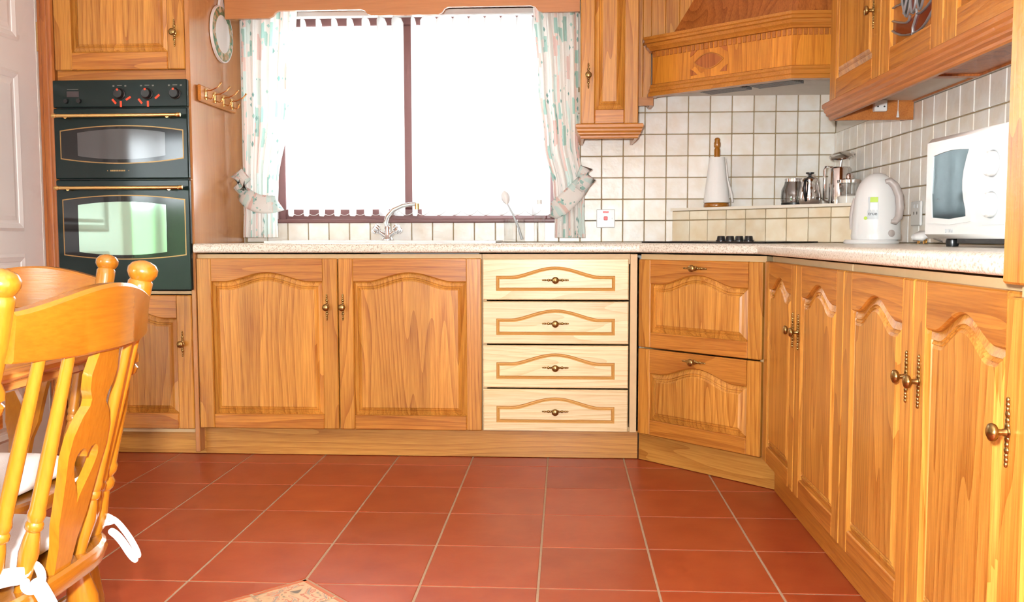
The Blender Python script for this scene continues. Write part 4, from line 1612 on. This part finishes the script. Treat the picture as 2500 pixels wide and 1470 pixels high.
hp = [ks(R(28), .212, .004), ks(R(40), .214, .010), ks(R(52), .198, .012), ks(R(60), .165, .012), ks(R(62), .125, .010), ks(R(56), .090, .008), ks(R(44), .074, .006), ks(R(36), .076, .002)]
MB().tube(hp, [.008, .012, .014, .014, .014, .013, .011, .007], 12).build('handle', 'grey_plastic', kt, smooth=60)
MB().lathe([(.012, -.001), (.0125, .003), (.010, .005), (0, .005)], 18, Matrix.Translation(ks(R(38), .036)) @ Vector((ks(R(38), 0, 1)[0], ks(R(38), 0, 1)[1], 0)).to_track_quat('Z', 'Y').to_matrix().to_4x4()).build('power_switch', 'grey_plastic', kt, smooth=40)


def patch(a0_, a1_, z0, z1, o):
    b = MB()
    n = 6
    vs = [ks(R(a0_ + (a1_ - a0_) * i / n), z0, o) for i in range(n + 1)] + [ks(R(a0_ + (a1_ - a0_) * i / n), z1, o) for i in range(n + 1)]
    b.add(vs, [(i, i + 1, n + 2 + i, n + 1 + i) for i in range(n)])
    return b


lab = patch(-22, 5, .084, .160, .0005).build('label', 'silver_print', kt)
patch(-16, 4, .142, .159, .0008).build('lime_band', 'lime', lab)
patch(-15, 3, .116, .140, .0008).build('white_band', 'paper', lab)
MB().lathe([(.006, 0), (.006, .001), (0, .001)], 14, Matrix.Translation(ks(R(-25), .088, .0006)) @ Vector((ks(R(-25), 0, 1)[0], ks(R(-25), 0, 1)[1], 0)).to_track_quat('Z', 'Y').to_matrix().to_4x4()).build('lime_dot', 'lime', lab)
av = view + R(-8)
text('lettering', 'true', .017, 'black', lab, tuple(ks(R(-8), .103, .0012)), (R(88), 0, av + R(90)))
MB().tube([ks(R(-92), .05, .001), ks(R(-92), .09, .004), ks(R(-92), .13, .003), ks(R(-92), .160, .001)], [.004, .007, .007, .004], 8).build('water_gauge', 'grey_plastic', kt, smooth=60)

pg = thing('mains_plug', 'white three pin plug lying on the worktop beside the kettle', 'plug', (2.700, -.665, ZC), R(-60))
MB().box(-.026, .026, -.026, .026, .018, .040, .008, Matrix.Rotation(R(20), 4, 'X')).build('plug_body', 'white_gloss', pg, smooth=60)
for x in (-.011, .011):
    MB().box(x - .003, x + .003, -.012, -.006, .001, .020).build('pin', 'brass_bright', pg)
MB().box(-.004, .004, .010, .014, .004, .024).build('pin', 'brass_bright', pg)
MB().tube([(0, .02, .036), (0, .05, .02), (.01, .09, .006), (.02, .16, .005)], .004, 8).build('flex', 'white_gloss', pg, smooth=60)

mw = thing('microwave', 'white microwave oven with a dark window on the right worktop', 'microwave', (2.455, -1.305, ZC), R(-90) + R(4))
MWW, MWH = .385, .250
mz = .020
MB().box(.008, MWW - .008, .020, .300, mz + .004, mz + MWH - .006, .006).build('casing', 'white_gloss', mw)
MB().box(0, MWW, -.004, .020, mz, mz + MWH, .011).build('front', 'white_gloss', mw, smooth=40)
rotx = Matrix.Rotation(R(90), 4, 'X')
win_o = [(.052, .060), (.046, .12), (.050, .212)] + [(.050 + (.222 - .050) * f, .212 + .006 * math.sin(math.pi * f) + .002 * f) for f in (.25, .5, .75, 1)] + \
        [(.222 - .026 * math.sin(math.pi * f), .214 - (.214 - .060) * f) for f in (.15, .3, .45, .6, .75, .9)] + [(.216, .060), (.14, .055)]
win_o = [(x, z + mz - .008) for x, z in win_o]
fr_o = [(x + (x - .135) * .30, z + (z - .15) * .16) for x, z in win_o]
MB().prism(fr_o, [win_o], .0041, .0075, rotx).build('door_frame', 'white_gloss', mw)
MB().prism(win_o, [], .0041, .0050, rotx).build('door_window', 'micro_glass', mw)
for (kz, hh) in ((.165, .030), (.075, .036)):
    k_ = MB().lathe([(.028, 0), (.027, .010), (.022, .014), (0, .014)], 28, Matrix.Translation((.318, -.004, mz + kz)) @ rotx).build('dial', 'white_gloss', mw, smooth=30)
    MB().box(.314, .322, -.024, -.016, mz + kz - .024, mz + kz + .024, .003).build('grip', 'white_gloss', k_)
    MB().lathe([(.031, 0), (.031, .0006), (.0295, .0006), (.0295, 0)], 28, Matrix.Translation((.318, -.0042, mz + kz)) @ rotx).build('dial_ring', 'silver_print', mw)
MB().box(.285, .372, -.0052, -.0042, mz + .030, mz + .0315).build('door_button_line', 'silver_print', mw)
text('lettering', 'ISONA', .013, 'silver_print', mw, (.135, -.0048, mz + .018), (R(90), 0, 0))
MB().box(.14, MWW - .01, .012, .29, .008, mz + .004, .002).build('base_tray', 'black', mw)
for x in (.045, MWW - .045):
    for y in (.05, .25):
        MB().lathe([(.014, 0.0005), (.016, .012), (.013, mz + .004)], 14, Matrix.Translation((x, y, 0))).build('foot', 'black', mw, smooth=40)

tp = thing('mixer_tap', 'chrome mixer tap with a swan neck spout behind the sink', 'tap', (.716, .480, ZC + .010))
MB().lathe([(.030, .0004), (.030, .006), (.022, .014), (.017, .03), (.015, .060), (.0125, .066)], 20).build('tap_body', 'chrome', tp, smooth=40)
MB().tube([(0, 0, .06), (-.006, -.004, .085), (.004, -.012, .112), (.035, -.024, .142), (.080, -.036, .160), (.125, -.045, .167), (.146, -.050, .166)], [.012, .012, .0115, .0105, .010, .0095, .0095], 12).build('spout', 'chrome', tp, smooth=60)
MB().lathe([(.0105, 0), (.0105, .026), (.008, .028)], 14, Matrix.Translation((.148, -.051, .142))).build('nozzle', 'brass_bright', tp, smooth=40)
for s in (-1, 1):
    hm = Matrix.Translation((s * .012, -.006, .022)) @ Matrix.Rotation(R(52 * s), 4, 'Y') @ Matrix.Rotation(R(14), 4, 'X')
    h_ = MB()
    h_.lathe([(.009, 0), (.009, .030), (.015, .034), (.0165, .040)], 12, hm)
    for q in range(4):
        a = q * math.pi / 2 + .4
        h_.lathe([(0, -.012), (.0085, -.008), (.0095, 0), (.0085, .009), (0, .012)], 10, hm @ Matrix.Translation((.015 * math.cos(a), .015 * math.sin(a), .052)))
    h_.lathe([(.012, .04), (.016, .05), (.012, .064), (0, .066)], 12, hm)
    h_.build('tap_handle', 'chrome', tp, smooth=50)

gl = thing('glass_tumbler', 'clear glass tumbler holding the dish brush by the window', 'glass', (1.305, .480, ZC + .0005))
rg = [(.0, .001), (.046, .001), (.048, .01), (.0495, .105), (.0475, .105), (.0445, .012), (0, .010)]
MB().lathe(rg, 28).build('tumbler', 'clear_glass', gl, smooth=60)
br = thing('dish_brush', 'grey handled dish brush leaning in the glass tumbler', 'brush', (1.305, .480, ZC + .0125))
MB().tube([(.036, 0, .002), (.018, 0, .06), (-.010, 0, .125), (-.032, 0, .165)], [.006, .005, .004, .004], 8).build('handle', 'silver_print', br, smooth=60)
MB().lathe([(.004, 0), (.014, .012), (.020, .03), (.016, .05), (.006, .062), (0, .064)], 14, Matrix.Translation((-.032, 0, .162)) @ Matrix.Rotation(R(-14), 4, 'Y')).build('brush_head', 'white_cloth', br, smooth=50)
sb = thing('soap_bottle', 'pale clear bottle standing right of the tumbler', 'bottle', (1.420, .500, ZC + .0005))
MB().lathe([(0, .001), (.024, .001), (.025, .006), (.025, .120), (.018, .150), (.010, .165), (.010, .182), (0, .182)], 20).build('bottle', 'clear_glass', sb, smooth=50)
MB().lathe([(.0115, .176), (.0115, .196), (0, .197)], 16).build('cap', 'white_gloss', sb, smooth=40)

sw = thing('cooker_switch', 'white cooker switch with a red rocker on the tiled wall', 'switch', (1.728, YB - .0085, 1.010))
MB().box(-.043, .043, -.009, -.001, -.043, .043, .003).build('plate', 'white_gloss', sw)
MB().box(-.009, .009, -.013, -.009, -.008, .010, .002).build('rocker', 'red', sw)
lb_ = MB().box(-.013, .013, -.0098, -.009, .026, .035).build('label_tab', 'red', sw)
text('lettering', 'COOKER', .0055, 'white_gloss', lb_, (0, -.0100, .0305), (R(90), 0, 0))
for s in (-1, 1):
    MB().lathe([(.003, 0), (.003, .001), (0, .001)], 10, Matrix.Translation((s * .030, -.009, 0)) @ rotx).build('screw', 'silver_print', sw)
so = thing('wall_socket', 'white socket on the tiles between the kettle and the microwave', 'socket', (XW - .0085, -.425, 1.005), R(-90))
MB().box(-.043, .043, -.010, -.001, -.043, .043, .003).build('plate', 'white_gloss', so)
for s in (-.4, .4):
    MB().box(s * .034 - .006, s * .034 + .006, -.0125, -.010, .018, .032, .001).build('rocker', 'white_gloss', so)
    MB().box(s * .034 - .003, s * .034 + .003, -.0106, -.0100, -.004, .006).build('pin_hole', 'black', so)

# ------------------------------------------------------------------ things on the side of the oven housing
cbd = thing('chopping_board', 'round white paddle board with a green leaf rim hanging from a hook', 'chopping board', (.0015, .338, 1.828), R(90))
ring = [(.124 * math.sin(a), .124 * math.cos(a)) for a in [math.pi + 2 * math.pi * k / 48 for k in range(49)]]
ring = []
for k in range(48):
    a = math.pi / 2 + R(13) + (2 * math.pi - R(26)) * k / 47
    ring.append((.124 * math.cos(a), .124 * math.sin(a)))
ring += [(.016, .150), (.018, .235), (.010, .250), (-.010, .250), (-.018, .235), (-.016, .150)]
MB().prism(ring, [], .001, .012, rotx).build('board', 'board', cbd)
MB().tube([(0, -.014, .240), (.004, -.016, .27), (0, -.010, .30), (-.004, -.016, .27), (0, -.014, .240)], .003, 6).build('hanging_loop', 'worn', cbd)

hr = thing('hook_rack', 'small wooden rack of four double coat hooks on the oven housing side', 'hook rack', (.0015, .265, 1.530), R(90))
MB().box(-.205, .205, -.016, 0, -.034, .034, .005).build('rail', 'oak_trim', hr)
hk = MB()
hk.box(-.011, .011, -.020, -.016, -.024, .024, .002)
hk.tube([(0, -.019, .014), (0, -.040, .016), (0, -.070, .030), (0, -.082, .044)], .003, 6)
hk.lathe([(0, -.006), (.006, 0), (0, .006)], 8, Matrix.Translation((0, -.083, .046)))
hk.tube([(0, -.019, -.012), (0, -.036, -.020), (0, -.048, -.014), (0, -.050, -.002)], .003, 6)
hk.lathe([(0, -.006), (.006, 0), (0, .006)], 8, Matrix.Translation((0, -.050, 0)))
hkm = hk.mesh('hook', 50)
for x in (-.150, -.050, .050, .150):
    place('hook', hkm, 'brass_bright', hr, (x, 0, 0))

# ------------------------------------------------------------------ table and chairs


def chair(name, label, loc, rz, ties):
    t = thing(name, label, 'chair', loc, rz, 'farmhouse chairs at the table')
    SZ = .46
    # seat
    ol = []
    for k in range(40):
        a = 2 * math.pi * k / 40
        cx_, sx_ = math.cos(a), math.sin(a)
        ex = .5
        ol.append((.215 * math.copysign(abs(cx_) ** ex, cx_) * (1 - .06 * sx_), .205 * math.copysign(abs(sx_) ** (.62 if sx_ > 0 else .5), sx_)))
    rings = []
    for z, k in ((SZ - .036, .93), (SZ - .030, .97), (SZ - .012, 1.0), (SZ - .004, .99), (SZ, .965), (SZ - .004, .80), (SZ - .008, .4)):
        rings.append([(x * k, y * k, z) for x, y in ol])
    MB().loops(rings).build('seat', 'beech_x', t, smooth=35)
    PP = [(0, .012), (.03, .014), (.12, .0185), (.20, .0150), (.215, .0200), (.235, .0200), (.25, .0150), (.27, .0195), (.29, .0195), (.30, .0165), (.48, .0170), (.60, .0130), (.615, .0195),
          (.635, .0210), (.645, .0160), (.655, .0205), (.675, .0195), (.70, .0140), (.76, .0165), (.80, .0178), (.905, .0185), (.925, .0185), (.932, .0160), (.940, .0190),
          (.955, .0225), (.972, .0225), (.988, .0175), (.997, .0085), (1.0, 0)]
    for s in (-1, 1):
        MB().turned((s * .155, .150, SZ - .02), (s * .180, .243, .890), PP, 18).build('back_post', 'beech', t, smooth=40)
    # crest rail
    rows = []
    n = 24
    for i in range(n + 1):
        f = -1 + 2 * i / n
        x = f * .172
        yb_ = .236 + .036 * (1 - f * f)
        zt_ = .838 + .026 * math.cos(f * math.pi / 2) ** 1.3
        zb_ = .776 - .004 * (1 - f * f)
        th = .011
        rows.append([(x, yb_ - th, zb_ + .003), (x, yb_ - th + .003, zb_), (x, yb_ + th - .003, zb_), (x, yb_ + th, zb_ + .003),
                     (x, yb_ + th + .006, zt_ - .005), (x, yb_ + th + .002, zt_), (x, yb_ - th + .008, zt_), (x, yb_ - th + .004, zt_ - .004)])
    MB().loops(rows).build('crest_rail', 'beech_x', t, smooth=40)
    SP = [(0, .0085), (.05, .009), (.18, .0130), (.24, .0105), (.27, .0085), (.28, .0115), (.30, .0115), (.31, .0095), (.33, .0115), (.345, .0112), (.36, .0100), (.6, .0095), (1, .0075)]
    for x0, x1 in ((-.118, -.125), (-.072, -.078), (.072, .078), (.118, .125)):
        f = x1 / .172
        MB().turned((x0, .190 - 2.2 * x0 * x0, SZ - .01), (x1, .236 + .036 * (1 - f * f), .785), SP, 12).build('spindle', 'beech', t, smooth=40)
    # pierced splat
    half = [(.020, .455), (.024, .50), (.036, .535), (.038, .555), (.044, .60), (.050, .632), (.047, .660), (.034, .684), (.021, .697), (.020, .707), (.030, .722), (.034, .742), (.029, .762), (.021, .782)]
    o_ = [(x, z) for x, z in half] + [(-x, z) for x, z in half[::-1]]
    heart = []
    for k in range(28):
        a = 2 * math.pi * k / 28
        hx = 16 * math.sin(a) ** 3
        hz = 13 * math.cos(a) - 5 * math.cos(2 * a) - 2 * math.cos(3 * a) - math.cos(4 * a)
        heart.append((hx * .0019, .612 + hz * (.0021 if hz > 0 else .0034)))
    sm = MB().prism(o_, [heart], -.007, .007, Matrix.Rotation(R(90), 4, 'X'))
    sm.v = [(x, y + .188 + (z - .455) / (.785 - .455) * (.272 - .188), z) for x, y, z in sm.v]
    sm.build('splat', 'beech', t, smooth=30)
    LP = [(0, .015), (.08, .018), (.16, .0235), (.22, .020), (.24, .0245), (.27, .0245), (.29, .018), (.36, .020), (.62, .0185), (.72, .014), (.74, .018), (.77, .018), (.79, .013), (1, .011)]
    for sx in (-1, 1):
        for (yt, yb_) in ((-.135, -.185), (.135, .190)):
            MB().turned((sx * .135, yt, SZ - .030), (sx * .185, yb_, .001), LP, 14).build('leg', 'beech', t, smooth=40)
        MB().turned((sx * .160, -.158, .20), (sx * .160, .162, .20), [(0, .008), (.2, .011), (.5, .015), (.8, .011), (1, .008)], 10).build('stretcher', 'beech_x', t, smooth=40)
    MB().turned((-.158, 0, .20), (.158, 0, .20), [(0, .008), (.2, .010), (.5, .013), (.8, .010), (1, .008)], 10).build('stretcher', 'beech_x', t, smooth=40)
    return t


def cushion(label, loc, rz, ties):
    t = thing('seat_cushion', label, 'cushion', loc, rz, 'white seat cushions')
    rows = []
    n = 40
    ol = []
    for k in range(n):
        a = 2 * math.pi * k / n
        cx_, sx_ = math.cos(a), math.sin(a)
        ol.append((.178 * math.copysign(abs(cx_) ** .45, cx_), .165 * math.copysign(abs(sx_) ** .45, sx_) - .025))
    rings = []
    for z, k in ((.001, .90), (.006, .98), (.014, 1.0), (.022, .98), (.030, .90), (.034, .6), (.036, .2)):
        rings.append([(x * k, (y + .025) * k - .025, z) for x, y in ol])
    MB().loops(rings).build('pad', 'white_cloth', t, smooth=60)
    for pts, w in ties:
        vs, fs = [], []
        m = len(pts)
        for i, p in enumerate(pts):
            a_, c_ = Vector(pts[max(i - 1, 0)]), Vector(pts[min(i + 1, m - 1)])
            d = (c_ - a_).normalized()
            s = d.cross(Vector((.85, .50, .22))).normalized()
            for q in (-1, 1):
                vs.append(tuple(Vector(p) + s * w * q * .5))
        for i in range(m - 1):
            fs.append((2 * i, 2 * i + 1, 2 * i + 3, 2 * i + 2))
        me = bpy.data.meshes.new('tie')
        me.from_pydata(vs, [], fs)
        me.polygons.foreach_set('use_smooth', [True] * len(me.polygons))
        o = place('tie', me, 'white_cloth', t)
        s = o.modifiers.new('thickness', 'SOLIDIFY')
        s.thickness = .003
        s.offset = 0
        s2 = o.modifiers.new('round', 'SUBSURF')
        s2.levels = s2.render_levels = 2
    return t


CN = (.637, -2.475, 0)
chair('farmhouse_chair', 'golden spindle-back chair with heart splat nearest the camera', CN, R(-90), True)
tiesN = [
    # band and bow round the spindles nearest the camera (local +x is toward the camera)
    ([(.150, .120, .012), (.142, .165, .034), (.120, .190, .037), (.096, .193, .030), (.070, .190, .020)], .026),
    ([(.082, .192, .020), (.074, .196, .044), (.070, .203, .036), (.066, .208, .020), (.072, .208, .006), (.088, .203, .004), (.096, .198, .014), (.084, .198, .024)], .013),
    ([(.082, .204, .022), (.076, .210, .006), (.070, .215, -.012), (.062, .222, -.040)], .022),
    # the free end at the far post
    ([(-.150, .120, .010), (-.172, .160, .018), (-.160, .182, .020), (-.148, .188, .018)], .030),
    ([(-.150, .182, .026), (-.146, .192, .032), (-.150, .202, .022), (-.152, .217, .000), (-.157, .227, -.024), (-.156, .231, -.038)], .010),
    ([(-.146, .187, .012), (-.150, .197, .004), (-.148, .210, -.010), (-.147, .220, -.026), (-.160, .226, -.046)], .013)]
cushion('white tied cushion on the seat of the nearest chair', (CN[0], CN[1], .4575), R(-90), tiesN)
CF = (.385, -2.045, 0)
chair('farmhouse_chair', 'golden spindle-back chair on the far side of the table', CF, 0, False)
cushion('white cushion on the seat of the far chair', (CF[0], CF[1], .4575), 0, [])

tb = thing('dining_table', 'small polished pine dining table at the left edge', 'table', (.30, -2.66, 0))
tx0, tx1, ty0, ty1 = -.62, .498, -.42, .385
c_ = .03
ol = [(tx0 + c_, ty0), (tx1 - c_, ty0), (tx1, ty0 + c_), (tx1, ty1 - c_), (tx1 - c_, ty1), (tx0 + c_, ty1), (tx0, ty1 - c_), (tx0, ty0 + c_)]
cxm, cym = (tx0 + tx1) / 2, (ty0 + ty1) / 2


def shr(d):
    return [(x - math.copysign(d, x - cxm), y - math.copysign(d, y - cym)) for x, y in ol]


rings = []
for z, d in ((.716, .016), (.720, .010), (.728, .012), (.732, .004), (.738, .0), (.744, .0), (.748, .003), (.750, .008)):
    rings.append([(x, y, z) for x, y in shr(d)])
MB().loops(rings).build('table_top', 'table_wood', tb, smooth=30)
MB().box(tx0 + .12, tx1 - .10, ty1 - .13, ty1 - .11, .640, .715, .002).build('apron', 'table_wood', tb)
MB().box(tx0 + .12, tx1 - .10, ty0 + .11, ty0 + .13, .640, .715, .002).build('apron', 'table_wood', tb)
for x in (tx0 + .16, tx1 - .42):
    lg_ = [(-.14, .715), (-.10, .60), (-.075, .35), (-.10, .14), (-.30, .05), (-.30, .001), (.30, .001), (.30, .05), (.10, .14), (.075, .35), (.10, .60), (.14, .715)]
    MB().prism(lg_, [], -.018, .018, Matrix.Translation((x, cym, 0)) @ Matrix.Rotation(R(90), 4, 'Z') @ Matrix.Rotation(R(90), 4, 'X')).build('trestle_leg', 'table_wood', tb)
MB().box(tx0 + .16, tx1 - .42, cym - .035, cym + .035, .25, .31, .004).build('stretcher', 'table_wood', tb)
